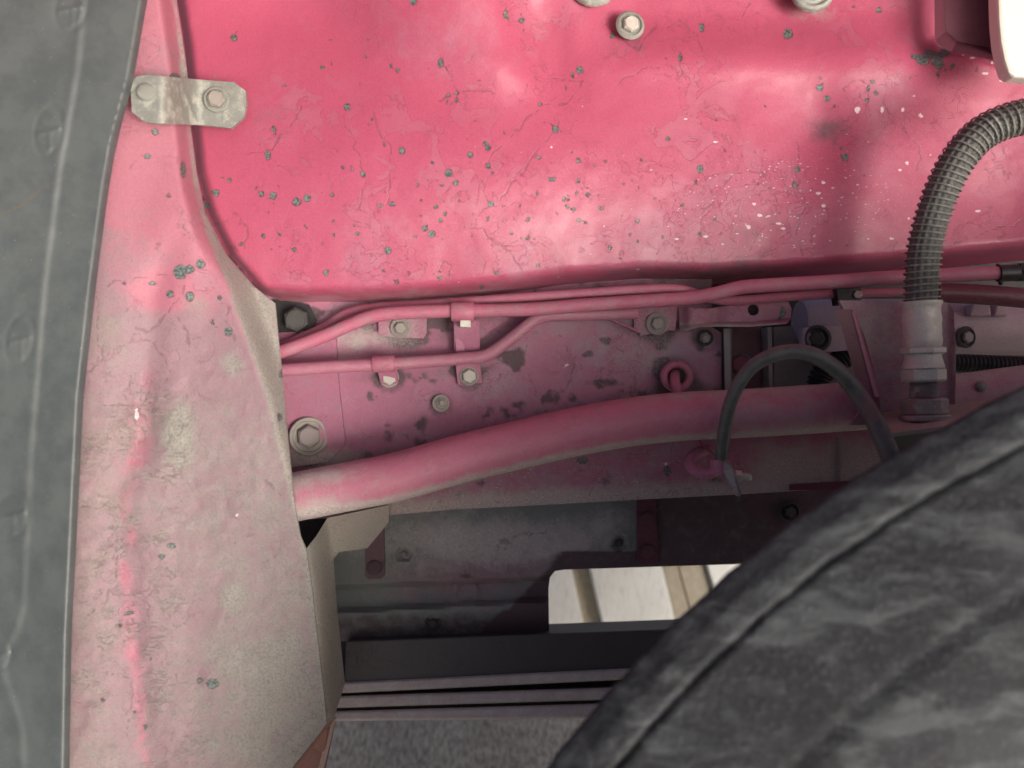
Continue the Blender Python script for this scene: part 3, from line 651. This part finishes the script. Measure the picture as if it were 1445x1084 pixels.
m = MB(); m.tube([W(962,465,-.012), W(985,461,-.02)], R(2.5), 8); obj('weld_bead', m, FRM, hb)

# ------------------------------------------------------------------ pipes
def pipe(name, P, r, mat, label, cat='pipe', n=18):
    m = MB(); Q = resample(catmull([np.array(W(*p)) for p in P], 10), .004)
    m.tube(Q, R(r, P[0][2]), n); o = obj('pipe', m, mat, None); o.name = name; return tag(o, label, cat)
P1 = [(370,505,-.03),(400,495,-.03),(455,475,-.032),(492,459,-.034),(520,448,-.036),(555,442,-.038),(629,439,-.04),(740,437,-.042),(820,431,-.046),(894,426,-.05),(969,421,-.055),(1007,415,-.06),(1044,406,-.065),(1079,403,-.07),(1168,398,-.075),(1271,391,-.078),(1420,385,-.08)]
up = thing('brake_pipe', 'long pink upper pipe running just under the red panel with a sleeve clamp', 'pipe', W(700, 438, -.04))
m = MB(); m.tube(resample(catmull([np.array(W(*p)) for p in P1], 10), .004), R(9.6, -.04), 18); obj('tube', m, PIPE, up)
m = MB(); m.tube([W(1408,386,-.081), W(1436,384.5,-.081)], R(12, -.08), 18); m.tube([W(1436,384.5,-.081), W(1470,383,-.081)], R(14, -.08), 6, smooth=False); obj('end_nut', m, BLACKR, up)
m = MB(); m.tube([W(1408,373,-.075), W(1412,392,-.079), W(1412,401,-.075)], R(3, -.08), 8); obj('clip', m, BLACKR, up)
def sleeve(parent, ax, ay, bx, by, y, r, name='clamp_sleeve'):
    m = MB(); pa, pb = W(ax, ay, y), W(bx, by, y); k = R(r, y)
    d = (pb - pa); m.tube([pa, pa + d * .06, pa + d * .94, pb], [k * .93, k, k, k * .93], 20); return obj(name, m, PIPE, parent)
sleeve(up, 637, 440, 669, 440, -.040, 14)
m = MB(); a = [W(640,452,-.030), W(676,452,-.030), W(678,520,-.008), W(681,541,-.006), W(646,543,-.006), W(641,500,-.010)]; m.hull(a, [p + Vector((0,.003,0)) for p in a])
obj('clamp_strap', m, FRM, up, bevel=.0006)
m = MB(); a = [W(649,452,-.045), W(664,452,-.045), W(664,462,-.043), W(649,462,-.043)]; m.hull(a, [p + Vector((0,.01,0)) for p in a]); obj('clamp_tongue', m, FIT, up, bevel=.0008)
bolt(up, 662, 531, -.0065, 10.5, FIT, wmat=BOLT, tilt=(.1, 0), wr=.8)
P2 = [(380,496,-.012),(402,486,-.012),(455,463,-.012),(490,442,-.014),(530,434,-.016),(600,430,-.02),(720,421,-.03),(820,414,-.036),(895,409,-.04),(957,408,-.04),(1020,424,-.035),(1108,419,-.035),(1180,415,-.035),(1280,412,-.03),(1327,414,-.03)]
pipe('brake_pipe', P2, 6.5, PIPE, 'thinner pink pipe tucked behind the long upper pipe directly under the red panel')
P3 = [(370,523,-.03),(400,522,-.03),(480,517,-.03),(525,515,-.028),(604,510,-.025),(654,506,-.024),(684,502,-.024),(709,487,-.024),(740,462,-.025),(757,450,-.027),(780,445,-.03),(860,443,-.032),(900,441,-.034)]
lp = thing('brake_pipe', 'lower dusty pink pipe held by a sleeve clamp, bending up to join the upper pipe', 'pipe', W(540, 515, -.03))
m = MB(); m.tube(resample(catmull([np.array(W(*p)) for p in P3], 10), .004), R(9, -.03), 18); obj('tube', m, paint('dusty_pipe_paint', (.36, .12, .18), (.30, .19, .22), dust=(.38, .34, .31), d0=.22, rough=.55, cracks=.15), lp)
sleeve(lp, 526, 514, 557, 513, -.028, 12)
m = MB(); a = [W(532,522,-.014), W(560,521,-.014), W(562,541,-.004), W(538,544,-.004)]; m.hull(a, [p + Vector((0,.003,0)) for p in a]); obj('clamp_foot', m, FRM, lp, bevel=.0006)
P4 = [(1320,414,-.035),(1345,414,-.035),(1400,417,-.035),(1480,424,-.035)]
pipe('brake_pipe', P4, 14, DKRED, 'thick dark red pipe at the right edge behind the spring wrapped hose')
# black clip with its small bolt
cl = thing('pipe_clip', 'small black clip with tiny pale bolt left of the spring wrapped hose', 'clip', W(1195, 416, -.045))
m = MB(); a = [W(1180,407,-.05), W(1216,405,-.05), W(1216,427,-.05), (W(1184,430,-.05))]; m.hull(a, [p + Vector((0,.02,0)) for p in a]); obj('clip_body', m, BLACKR, cl, bevel=.001)
bolt(cl, 1211, 416, -.051, 6, FIT, washer=None, tilt=(-.4, 0))

# big tube
bt = thing('frame_tube', 'thick rose pink round tube sweeping from the fender across the chassis rail to the right', 'tube', W(800, 612, -.07))
BP = [(360,712),(418,701),(500,685),(560,673),(657,646),(740,626),(800,612),(880,597),(960,588),(1040,584),(1138,578),(1250,570),(1350,562),(1445,550),(1560,536)]
Q = resample(catmull([np.array(W(x, y, -.07)) for x, y in BP], 10), .006)
m = MB(); m.tube(Q, R(34.5, -.07), 40); tb = obj('tube', m, TUBE, bt)
me = tb.data; co = np.array([v.co[:] for v in me.vertices]) + np.array(ORG[bt])
kk = (D + co[:, 1]) / D * S; vx = co[:, 0] / kk + 722.5; vy = 542 - co[:, 2] / kk
cy = np.interp(vx, [p[0] for p in BP], [p[1] for p in BP]); e = (vy - cy) / 34
for k_, v_ in (('dust', .6 * ss(.55, 1, e) + .55 * ss(560, 420, vx) * ss(-.2, .8, np.abs(e)) + .4 * ss(.4, 1, -e) * ss(800, 1000, vx) - .05 + .2 * ss(950, 1300, vx)), ('tone', .05 + .5 * ss(850, 1150, vx)), ('speck', .3 * ss(0, .8, e)), ('grime_shade', .35 * ss(.2, .9, -e))):  # upper side of the tube darkened to paint its shade
    at = me.attributes.new(k_, 'FLOAT', 'POINT'); at.data.foreach_set('value', v_.astype(np.float32))
me2 = MB(); me2.lathe([(R(8, -.09), 0), (R(8, -.09), .0015), (0, .002)], W(1384, 545, -.0945), (0, -1, .1), 16); obj('paint_scab', me2, GREY, bt)

# ring (eye)
ey = thing('eye_bolt', 'small pink steel ring with its rod standing out of a hole above the thick tube', 'eye bolt', W(955, 532, -.02))
m = MB(); tor = [W(955 + 18 * math.sin(t), 531 - 17 * math.cos(t), -.022) for t in np.linspace(.0, 2 * math.pi * .999, 40)]; m.tube(tor, R(5.5), 12, cap=False); obj('ring', m, PIPE, ey)
m = MB(); m.lathe([(R(14), 0), (0, .0005)], W(955, 531, -.0045), (0, -1, 0), 20); obj('hole_shade_disc', m, BLACK, ey)  # flat black disc standing in for the dark hole
m = MB(); m.tube(catmull([W(953,528,.0), W(952,530,-.02), W(953,540,-.034), W(956,556,-.036), W(957,575,-.03)], 6), R(7), 12); obj('rod', m, PIPE, ey)

# uprights in the opening right of the rail
up1 = thing('upright_bracket', 'dark red upright with a pale front edge and a bolt, seen through the rail opening', 'bracket', W(1040, 510, .02))
m = MB(); a = [W(1021,464,-.012), W(1030,464,-.012), W(1031,551,-.012), W(1023,553,-.012)]; m.hull(a, [W(1024,464,.06), W(1034,464,.06), W(1034,556,.06), W(1027,556,.06)]); obj('front_edge', m, GREY, up1)
m = MB(); a = [W(1030,460,.045), W(1074,460,.045), W(1074,566,.045), W(1030,566,.045)]; m.hull(a, [p + Vector((0,.006,0)) for p in a]); obj('face', m, DKRED, up1)
bolt(up1, 1046, 514, .044, 14, PIPE, wmat=GREY, tilt=(-.35, 0), wr=.7)
up2 = MB(); a = [W(1083,462,.02), W(1089,462,.02), W(1091,560,.02), W(1086,560,.02)]; up2.hull(a, [p + Vector((0,.05,0)) for p in a])
tag(obj('upright_strip', up2, GREY), 'thin grey upright strip seen end on beside the dark red upright', 'strip')
# grey crossmember plate behind the cable
CO = [(1092,462),(1118,460),(1134,500),(1262,500),(1262,575),(1092,575)]
tag(plate('crossmember', CO, lambda x, y: .055 + 0 * x, GREY, grid=6, thick=.006, attrs={'dust': lambda x, y: .05 + 0 * x, 'grime_shade': lambda x, y: .3 + 0 * x, 'crack': lines([[(1100,515),(1112,522),(1108,530),(1100,532)], [(1122,510),(1132,512)]])}),
    'dull grey crossmember plate under the arched grey cable', 'crossmember')
# speckled cylinder
dr = thing('air_cylinder', 'speckled silvery pink cylinder lying behind the valve bracket at the right', 'cylinder', W(1300, 470, .05))
def drum(x0, x1, cy, r, y):
    m = MB(); k = R(r, y); m.lathe([(k * .93, 0), (k, .004), (k, (x1 - x0) * S * (D + y) / D - .004), (k * .93, (x1 - x0) * S * (D + y) / D)], W(x0, cy, y), (1, 0, 0), 48); return m
obj('barrel', drum(1128, 1560, 462, 40, .06), SPK, dr)
m = MB(); a = [W(1133,462,.018), W(1200,458,.018), W(1206,494,.018), W(1133,500,.018)]; m.hull(a, [p + Vector((0,.015,0)) for p in a]); obj('left_pad', m, SPK, dr, bevel=.001)
bolt(dr, 1153, 478, .0165, 11, DBOLT, washer='cupwasher', tilt=(-.3, 0)); 
m = MB(); a = [W(1342,462,.010), W(1376,462,.010), W(1374,488,.010), W(1342,492,.010)]; m.hull(a, [p + Vector((0,.02,0)) for p in a]); obj('right_pad', m, SPK, dr, bevel=.001)
bolt(dr, 1363, 476, .009, 9, OLD, washer='cupwasher', wmat=DBOLT, tilt=(.2, 0)); 
for x0, x1 in ((1368, 1400), (1403, 1423)):
    m = MB(); a = [W(x0 + 4,428,.02), W(x1 - 3,428,.02), W(x1,446,.02), W(x0,446,.02)]; m.hull(a, [p + Vector((0,.03,0)) for p in a]); obj('lug', m, SPK, dr, bevel=.002)
# ribbed hoses
def ribbed(P, r, label):
    m = MB(); Q = resample(catmull([np.array(W(*p)) for p in P], 12), .0008); k = R(r, P[0][2])
    m.tube(Q, [k * (1 - .12 * (1 + math.cos(i * 2 * math.pi / 6)) ) for i in range(len(Q))], 20); return tag(obj('ribbed_hose', m, BLACKR), label, 'hose')
ribbed([(1320,511,-.01),(1350,512,-.01),(1400,514,-.01),(1500,518,-.01)], 13, 'black ribbed hose running to the right edge above the thick pink tube')
ribbed([(1196,500,.03),(1180,512,.03),(1160,528,.03),(1150,560,.03)], 17, 'short black ribbed hose piece glimpsed behind the arched grey cable')

# valve bracket
vb = thing('valve_bracket', 'mauve sheet bracket with slanted dark rib and shelf carrying the hose fitting', 'bracket', W(1270, 590, -.02))
VO = [(1184,424),(1325,424),(1338,428),(1346,440),(1349,500),(1348,577),(1338,600),(1200,600),(1228,560),(1192,440)]
plate('back_sheet', VO, lambda x, y: -.100 - .006 * ss(1338, 1347, x) + 0 * y, FRM, vb, grid=5, thick=.005, attrs={'tone': lambda x, y: .55 + 0 * x, 'dust': lambda x, y: .22 + .3 * gs(x, y, 1235, 470, 30, 50) , 'grime_shade': lambda x, y: .25 * ss(500, 590, y) + .2 * gs(x, y, 1250, 430, 60, 20),
      'speck': lambda x, y: .3 + 0 * x, 'crack': lines([[(1338,430),(1342,440),(1344,495)]])})
m = MB(); m.hull([W(1180,436,-.130), W(1200,437,-.130), W(1214,474,-.130), W(1236,556,-.130), W(1233,600,-.130), W(1212,550,-.130)],
                 [W(1186,436,-.101), W(1203,437,-.101), W(1220,474,-.101), W(1242,556,-.101), W(1242,600,-.101), W(1222,550,-.101)]); obj('rib', m, DKRED, vb)
m = MB(); m.hull([W(1202,440,-.131), W(1206,442,-.131), W(1240,560,-.131), W(1234,560,-.131)], [W(1204,440,-.11), W(1208,442,-.11), W(1243,560,-.11), W(1238,560,-.11)]); obj('rib_edge', m, FRM, vb)
m = MB(); top = [W(1228,584,-.100), W(1250,612,-.175), W(1345,600,-.175), W(1410,574,-.15), W(1400,562,-.100)]
m.hull(top, [p + Vector((0, 0, -.004)) for p in top]); obj('shelf', m, BEIGE, vb, bevel=.0006)

# fitting
ft = thing('hose_fitting', 'dull silver crimped hose fitting with hexagon nuts screwed into the shelf', 'hose fitting', W(1303, 590, -.14))
yF = -.140; kf = R(1, yF)
def axp(py): return W(1300 + (py - 425) * .03, py, yF)
def stack(name, prof, mat, n=28, smooth=True, phase=0):
    m = MB(); o = axp(prof[0][1]); ax = (axp(600) - axp(420)).normalized()
    m.lathe([(r * kf, (py - prof[0][1]) * kf) for r, py in prof], o, ax, n, phase, smooth); return obj(name, m, mat, ft)
stack('ferrule', [(27.5,426),(27.5,429),(25,433),(24.5,440),(25.5,447),(26,452),(25,458),(25.5,466),(25,474),(26,479),(25.5,486),(24,490)], FIT)
stack('collar', [(26,490),(30,492),(30,498),(26,501)], FIT, 6, False, .5)
stack('union_body', [(24,500.5),(24,504),(26,512),(28,518),(28,520)], FIT)
stack('hex_nut', [(26,519.5),(29.5,522),(29.5,536),(27,539)], FIT, 6, False, .35, )
pr = []
for i in range(10): pr += [(19.5, 538.5 + i * 2.4), (18.2, 539.7 + i * 2.4)]
stack('threaded_stem', pr, OLD, 24, False)
stack('lock_nut', [(28,562),(32,564.5),(32,583),(30,585)], OLD, 6, False, .25)
stack('washer', [(33,585.2),(34,587),(34,592),(33,593.5)], OLD, 32, False)

# spring wrapped hose
sh = thing('spring_wrapped_hose', 'ribbed grey hose wrapped in a steel coil spring arching to the right edge', 'hose', W(1305, 420, -.06))
HP = [(1300.5,430,-.14),(1302,374,-.142),(1308,336,-.145),(1320,294,-.15),(1337,252,-.155),(1360,214,-.16),(1392,184,-.162),(1440,166,-.165),(1510,158,-.165),(1570,160,-.165)]
Qs = catmull([np.array(W(*p)) for p in HP], 12)
Q = resample(Qs, .0009)
m = MB(); m.tube(Q, [R(21, -.15) * (1 + .025 * math.cos(i * 2 * math.pi / 4)) for i in range(len(Q))], 60, rad=lambda a: 1 + .028 * (1 if int(a / (2 * math.pi) * 30) % 2 else -1), smooth=False); obj('inner_hose', m, BRAID, sh)
Qc = resample(Qs, .0004); F = frames(Qc); pitch = R(9.3, -.15); hel = []; kr = R(24, -.15)
for i, (p, t, u, w) in enumerate(F):
    a = 2 * math.pi * (i * .0004) / pitch; hel.append(p + (u * math.cos(a) + w * math.sin(a)) * kr)
m = MB(); m.tube(hel, R(1.3, -.15), 6); obj('coil_spring', m, COIL, sh)

# arched cable
m = MB(); CP = [(1017,658,-.10),(1021,615,-.115),(1032,565,-.13),(1055,524,-.14),(1086,503,-.15),(1120,496,-.155),(1152,503,-.16),(1185,526,-.16),(1213,560,-.16),(1238,602,-.18),(1258,650,-.19),(1275,720,-.19)]
Q = resample(catmull([np.array(W(*p)) for p in CP], 10), .003); m.tube(Q, [R(9.3 + 3 * min(1, max(0, (i - 30) / 60)), -.12) for i in range(len(Q))], 20)
tag(obj('arched_cable', m, CABLE), 'smooth grey rubber cable arching over the thick tube into a small clamp', 'cable')
# clamp at the end of the cable
hc = thing('cable_clamp', 'small pink hook clamp with a side bolt holding the lower end of the grey cable', 'clamp', W(1025, 668, -.09))
m = MB(); m.tube(resample(catmull([W(1000,634,-.03), W(982,640,-.06), W(972,652,-.08), W(980,664,-.09), W(998,668,-.095), W(1015,662,-.1)], 8), .002), R(8, -.08), 14); obj('hook', m, FRM, hc)
m = MB(); m.tube([W(1016,648,-.1), W(1017,670,-.1)], R(14, -.1), 16); obj('socket', m, FRM, hc)
m = MB(); a = [W(1022,650,-.115), W(1034,660,-.115), W(1048,696,-.115), W(1043,702,-.115), (W(1036,698,-.115)), W(1020,665,-.11)]; m.hull(a, [p + Vector((.003,.018,.001)) for p in a]); obj('tab', m, OLD, hc, bevel=.001)
m = MB(); o = W(1036, 672, -.105); ax = (1, 0, -.08); k = R(1, -.1)
m.lathe([(8*k,0),(9*k,1*k),(9*k,9*k),(7.5*k,10*k)], o, ax, 6, .3, False); obj('nut', m, FIT, hc)
pr = []
for i in range(7): pr += [(5.5*k, (9.5+i*2)*k), (4.8*k, (10.5+i*2)*k)]
m = MB(); m.lathe(pr + [(4*k, 24*k), (0, 25*k)], o, ax, 16, 0, False); obj('stud', m, FIT, hc)
m = MB(); m.tube([W(985,622,-.04), W(1010,645,-.08)], R(2.5, -.06), 8); obj('split_pin', m, PIPE, hc)

# lower flange strip of the rail at right
m = MB(); a = [W(1115,684,-.004), W(1250,676,-.004), W(1250,690,-.004), W(1115,692,-.004)]; m.hull(a, [p + Vector((0,.003,0)) for p in a]); obj('flange_patch', m, DKRED, fr)
m = MB(); m.tube([W(1184,618,-.001), W(1184,688,-.001)], R(2.0), 8); obj('weld_seam', m, GREY, fr)

# ------------------------------------------------------------------ dark inner panels
bp = thing('inner_panel', 'dark grey green inner panel with flaky paint, two rivet strips and a cut out window', 'vehicle panel', W(720, 800, .10))
win = [(775,900),(774,830),(776,815),(783,806),(796,804),(1045,796),(1200,790),(1200,900)]
IO = [(380,660),(1330,640),(1330,905),(380,905)]
yb = .11
def in_depth(px, py):
    l1 = 829 - (px - 470) * .045; l2 = 863 - (px - 475) * .055
    y = yb + .018 * ss(-3, 4, py - l1) - .016 * ss(-5, 4, py - l2) + .02 * ss(0, 60, py - l2)
    r = np.hypot((px - 657) / 20, (py - 836) / 24); y -= .006 * (1 - ss(.85, 1.05, r)) * (py < l2) - .003 * (1 - ss(.5, .7, r)) * (py < l2)
    for cx, cy in ((570, 782), (873, 766)):
        r = np.hypot(px - cx, py - cy); y += .005 * (1 - ss(8, 12, r)) - .002 * np.exp(-((r - 13) / 2.5) ** 2)
    return y + .0015 * fbm(px / 30, py / 30, 4)
def in_wear(px, py): return .8 * ss(0, 1, gs(px, py, 730, 765, 150, 36)) + .45 * gs(px, py, 600, 760, 120, 60) + .5 * gs(px, py, 855, 735, 35, 25)
shade_r = lambda x, y: ss(895, 902, x) + ss(-12, 12, (x - 770) + (y - 800) * .9 + 14 * (fbm(x / 18, y / 18, 3) - .5)) * (x < 900) * (y > 775)  # right part of the panel painted dark as shade
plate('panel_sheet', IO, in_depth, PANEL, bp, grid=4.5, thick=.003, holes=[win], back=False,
      attrs={'dust': lambda x, y: .62 * in_wear(x, y) - .35 * np.clip(shade_r(x, y), 0, 1) - .25 * ss(865, 885, y), 'tone': lambda x, y: .15 + .7 * gs(x, y, 730, 775, 110, 40) + .4 * gs(x, y, 640, 820, 120, 30), 'speck': lambda x, y: .5 * in_wear(x, y) + .1 - .8 * np.clip(shade_r(x, y), 0, 1),
             'grime_shade': lambda x, y: -.2 + 1.0 * np.clip(shade_r(x, y), 0, 1) + .8 * ss(840, 880, y), 'crack': lines([[(700,765),(720,757),(745,752),(770,745)], [(698,770),(722,764)], [(700,776),(724,772)]])})
for pts, rv, lab in (([(516,730),(541,730),(543,812),(538,817),(519,817),(515,812)], [(528,801)], 'left strip with one rivet'), ([(899,690),(925,690),(929,790),(924,795),(904,795),(899,790)], [(913,732), (914,778)], 'right dark red strip with two rivets')):
    o = plate('rivet_strip', pts, lambda x, y: yb - .006 + 0 * x, DKRED if len(rv) == 2 else MUTE, bp, grid=8, thick=.005); o['label'] = lab
    for x, y in rv: bolt(bp, x, y, yb - .0065, 11, DKRED if len(rv) == 2 else MUTE, style='rivet')
bolt(bp, 570, 782, yb + .003, 5, OLD, washer=None); bolt(bp, 873, 766, yb + .003, 6, DBOLT, washer=None); bolt(bp, 611, 879, yb + .008, 7, DBOLT, washer='washer'); bolt(bp, 1114, 722, yb - .002, 9, DBOLT, washer='cupwasher')
# black sheet in place of deep shade behind the rail and the pipes
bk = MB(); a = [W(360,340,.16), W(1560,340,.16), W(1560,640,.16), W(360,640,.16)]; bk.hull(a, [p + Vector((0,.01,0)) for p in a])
tag(obj('shade_backing', bk, BLACK), 'black sheet added as deep shade seen through the gaps behind the chassis rail', 'shade_backing')
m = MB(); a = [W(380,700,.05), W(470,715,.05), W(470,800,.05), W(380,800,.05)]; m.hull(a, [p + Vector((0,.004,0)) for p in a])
ip = obj('notch_shade_plate', m, BLACK); tag(ip, 'black plate added as shade inside the triangular notch beside the beige gusset', 'plate')  # black plate takes the place of the dark hole
rod([(440,770,.0),(462,748,.0)], 4, OLD, 'pin'); tag([o for o in bpy.data.objects if o.name == 'pin'][0], 'small bare metal pin glinting in the dark triangular notch', 'pin')

# beam and leaf spring
m = MB(); a = [W(488,905,.10), W(1000,886,.10), W(1000,948,.10), W(486,966,.10)]
m.hull(a, [W(505,890,.20), W(1000,872,.20), W(1000,940,.20), W(505,955,.20)])
tag(obj('dark_beam', m, paint('dark_beam_paint', (.05, .045, .045), (.07, .05, .055), dust=(.2, .17, .15), d0=.05, rough=.55, cracks=.05, coat=.1), bevel=.002), 'flat dark brown steel beam above the stacked spring leaves', 'beam')
m = MB(); a = [W(440,890,.168), W(1000,900,.168), W(1000,1006,.168), W(450,1012,.168)]; m.hull(a, [p + Vector((0,.004,0)) for p in a]); tag(obj('gap_shade_plate', m, BLACK), 'black plate added as shade in the gaps behind the stacked spring leaves', 'plate')  # black plate fills the leaf gaps with shade
ls = thing('leaf_spring', 'stack of three dusty spring leaves between the dark beam and the concrete', 'leaf spring', W(660, 1000, .09))
LEAF = paint('dusty_leaf_paint', (.46, .30, .31), (.50, .42, .40), dust=(.70, .66, .60), d0=.55, rough=.6, cracks=.1, coat=0)
for k, (l0, l1, r0, r1) in enumerate([(962, 978.5, 944, 961), (981.5, 999, 970, 988), (1002.5, 1017.5, 992, 1014)]):
    m = MB(); x0, x1 = 455, 900; e = (x1 - 480) / 365.
    yy = .095 - .004 * k
    def L(a, b, x): return a + (b - a) * (x - 480) / 365.
    ring = [(x0, L(l0, r0, x0), .0), (x0, L(l1, r1, x0) - 3, -.001), (x0, L(l1, r1, x0), .002)]
    rg = lambda x: [W(x, L(l0, r0, x) + 1, yy + .004), W(x, L(l0, r0, x) + 4, yy), W(x, L(l1, r1, x) - 2.5, yy - .002), W(x, L(l1, r1, x), yy + .001), W(x, L(l1, r1, x) - 1, yy + .07), W(x, L(l0, r0, x) - 1, yy + .07)]
    m.hull(rg(x0), rg(x1)); obj('leaf', m, LEAF, ls, bevel=.0012)

# ------------------------------------------------------------------ bright scene seen through the window
def pale_mat():
    s = NT('pale_painted_concrete'); a = s.noise(14, 5, .6); f = s.noise(260, 4, .7)
    c = s.mix(s.rng(a, .3, .7), (.63, .65, .62), (.71, .73, .71)); c = s.mix(s.rng(f, .30, .5, .4, 0), c, (.52, .51, .47))
    k = s.noise(60, 4, .6, .5, s.map(scale=(2.5, 1, .5)))
    c = s.mix(s.rng(k, .52, .68, 0, .5), c, (.45, .44, .41))
    return s.done(c, .85, s.bump(f, .002, .5))
PALE = pale_mat()
# pale slabs tilted to catch the sun, standing in for bright concrete ground
def slab(name, pts, y, h, mat, label, cat):
    a = [W(px, py, y + (py - 760) * -.0002) for px, py in pts]; m = MB(); m.hull(a, [p + Vector((0, h, 0)) for p in a])
    o = obj(name, m, mat, None, bevel=.004); return tag(o, label, cat)
TAN = metal('tan_band', (.40, .36, .28), (.32, .29, .22), .6, .1, .2)  # tan tone of the bands between the pale slabs
slab('tilted_slab', [(700,760),(797,760),(829,905),(700,905)], 1.10, .08, PALE, 'pale concrete slab tilted to the sun at the left end of the window in the inner panel', 'block')
slab('tilted_slab', [(822,760),(925,760),(960,905),(856,905)], 1.10, .08, PALE, 'brightest pale concrete slab tilted to the sun in the middle of the window in the inner panel', 'block')
slab('tan_strip', [(780,760),(832,760),(868,905),(812,905)], 1.14, .03, TAN, 'narrow tan strip sunk between the two pale concrete slabs', 'strip')
slab('tan_strip', [(925,760),(945,760),(985,905),(960,905)], 1.11, .07, TAN, 'tan edging strip to the right of the brightest pale concrete slab', 'strip')
slab('tan_strip', [(946,760),(985,760),(1030,905),(986,905)], 1.12, .06, TAN, 'wider tan strip just left of the tyre in the window', 'strip')
slab('tilted_slab', [(986,760),(1200,760),(1200,905),(1031,905)], 1.10, .08, PALE, 'corner of a pale slab tilted to the sun showing between the wide tan strip and the tyre', 'block')

# ------------------------------------------------------------------ tyre
def circ(p, q, r):
    A = np.array([[2*(q[0]-p[0]), 2*(q[1]-p[1])], [2*(r[0]-p[0]), 2*(r[1]-p[1])]]); b = np.array([q[0]**2+q[1]**2-p[0]**2-p[1]**2, r[0]**2+r[1]**2-p[0]**2-p[1]**2])
    c = np.linalg.solve(A, b); return c, float(np.hypot(p[0]-c[0], p[1]-c[1]))
yt = -.40
c1, r1 = circ((1445,545),(1012,822),(770,1084)); kt = S * (D + yt) / D
Cw = W(c1[0], c1[1], yt); Rt = r1 * kt
ty = thing('tyre', 'large blurred dark grey tyre with a raised sidewall ridge filling the lower right corner', 'tyre', W(1300, 1050, yt))
# ridge radius on its own nearer plane
yr = yt - .02; rr = [(W(x, y, yr) - Vector((Cw.x, yr, Cw.z))).length for x, y in ((1445,625),(1290,705),(1060,880),(850,1084))]
Rr = sum(rr) / 4
prof = [(Rt - .16, .20), (Rt - .06, .12), (Rt - .025, .055), (Rt - .006, .012), (Rt, .0), (Rt - .003, -.010), (Rt - .008, -.022), ((Rt + Rr) / 2, -.036), (Rr + .005, -.045), (Rr + .0018, -.0495), (Rr - .001, -.0500), (Rr - .0025, -.040), (Rr - .0050, -.030),
        (Rr - .008, -.044), (Rr - .015, -.049), (Rr - .04, -.060), (Rr - .07, -.070), (Rr - .075, -.0695), (Rr - .085, -.075), (Rr - .12, -.080), (Rr - .17, -.070), (Rr - .22, -.02)]
NS = 720; V_ = []; F_ = []; A0, A1 = 0, 2 * math.pi
prof = [(r, t if t > 0 else t * .4 if t > -.05 else t + .03) for r, t in prof]
pp = resample([np.array(p) for p in prof], .0025)
na = len(pp)
th = np.linspace(A0, A1, NS, endpoint=False)
for i, (r, t) in enumerate(pp):
    n_ = (fbm(th * 14 + 20, np.full(NS, i * .22), 3) - .47) * .0008 * min(1, max(0, (i - 88) / 12.)) 
    edge = (fbm(th * 60 + 9, np.full(NS, 2.0), 5) - .47) * .003
    for k in range(NS): V_.append((Cw.x + (r + edge[k]) * math.cos(th[k]), yt + t + n_[k], Cw.z + (r + edge[k]) * math.sin(th[k])))
for i in range(na - 1):
    for k in range(NS):
        k2 = (k + 1) % NS; F_.append((i*NS+k, i*NS+k2, (i+1)*NS+k2, (i+1)*NS+k))
m = MB(); m.add(V_, F_, True); obj('casing', m, TYRE, ty)
# wheel rim out of sight inside the tyre keeps light out
m = MB(); m.lathe([(Rr - .215, -.02), (Rr - .24, .02), (Rr - .24, .16), (Rt - .155, .195)], (Cw.x, yt, Cw.z), (0, 1, 0), 64); obj('rim', m, OLD, ty)

# ------------------------------------------------------------------ unseen truck body slab added above the wheel arch to shade it
m = MB()
def wl(x, y, z): return Vector((x, y, z))
a = [wl(-1.6, -.42, .45), wl(1.6, -.42, .45), wl(1.6, -.05, .46), wl(-1.6, -.05, .46)]
m.hull(a, [p + Vector((0, .0, .06)) for p in a])
tag(obj('overhead_shade_slab', m, RED), 'red slab added above the wheel arch to shade it, outside the picture', 'cab')

# ------------------------------------------------------------------ turn everything built square to the view into the world
bpy.context.view_layer.update()
for o in list(col.objects):
    if o.parent is None and o not in WORLD and o.type in ('MESH', 'EMPTY'):
        o.matrix_world = ROT @ o.matrix_world
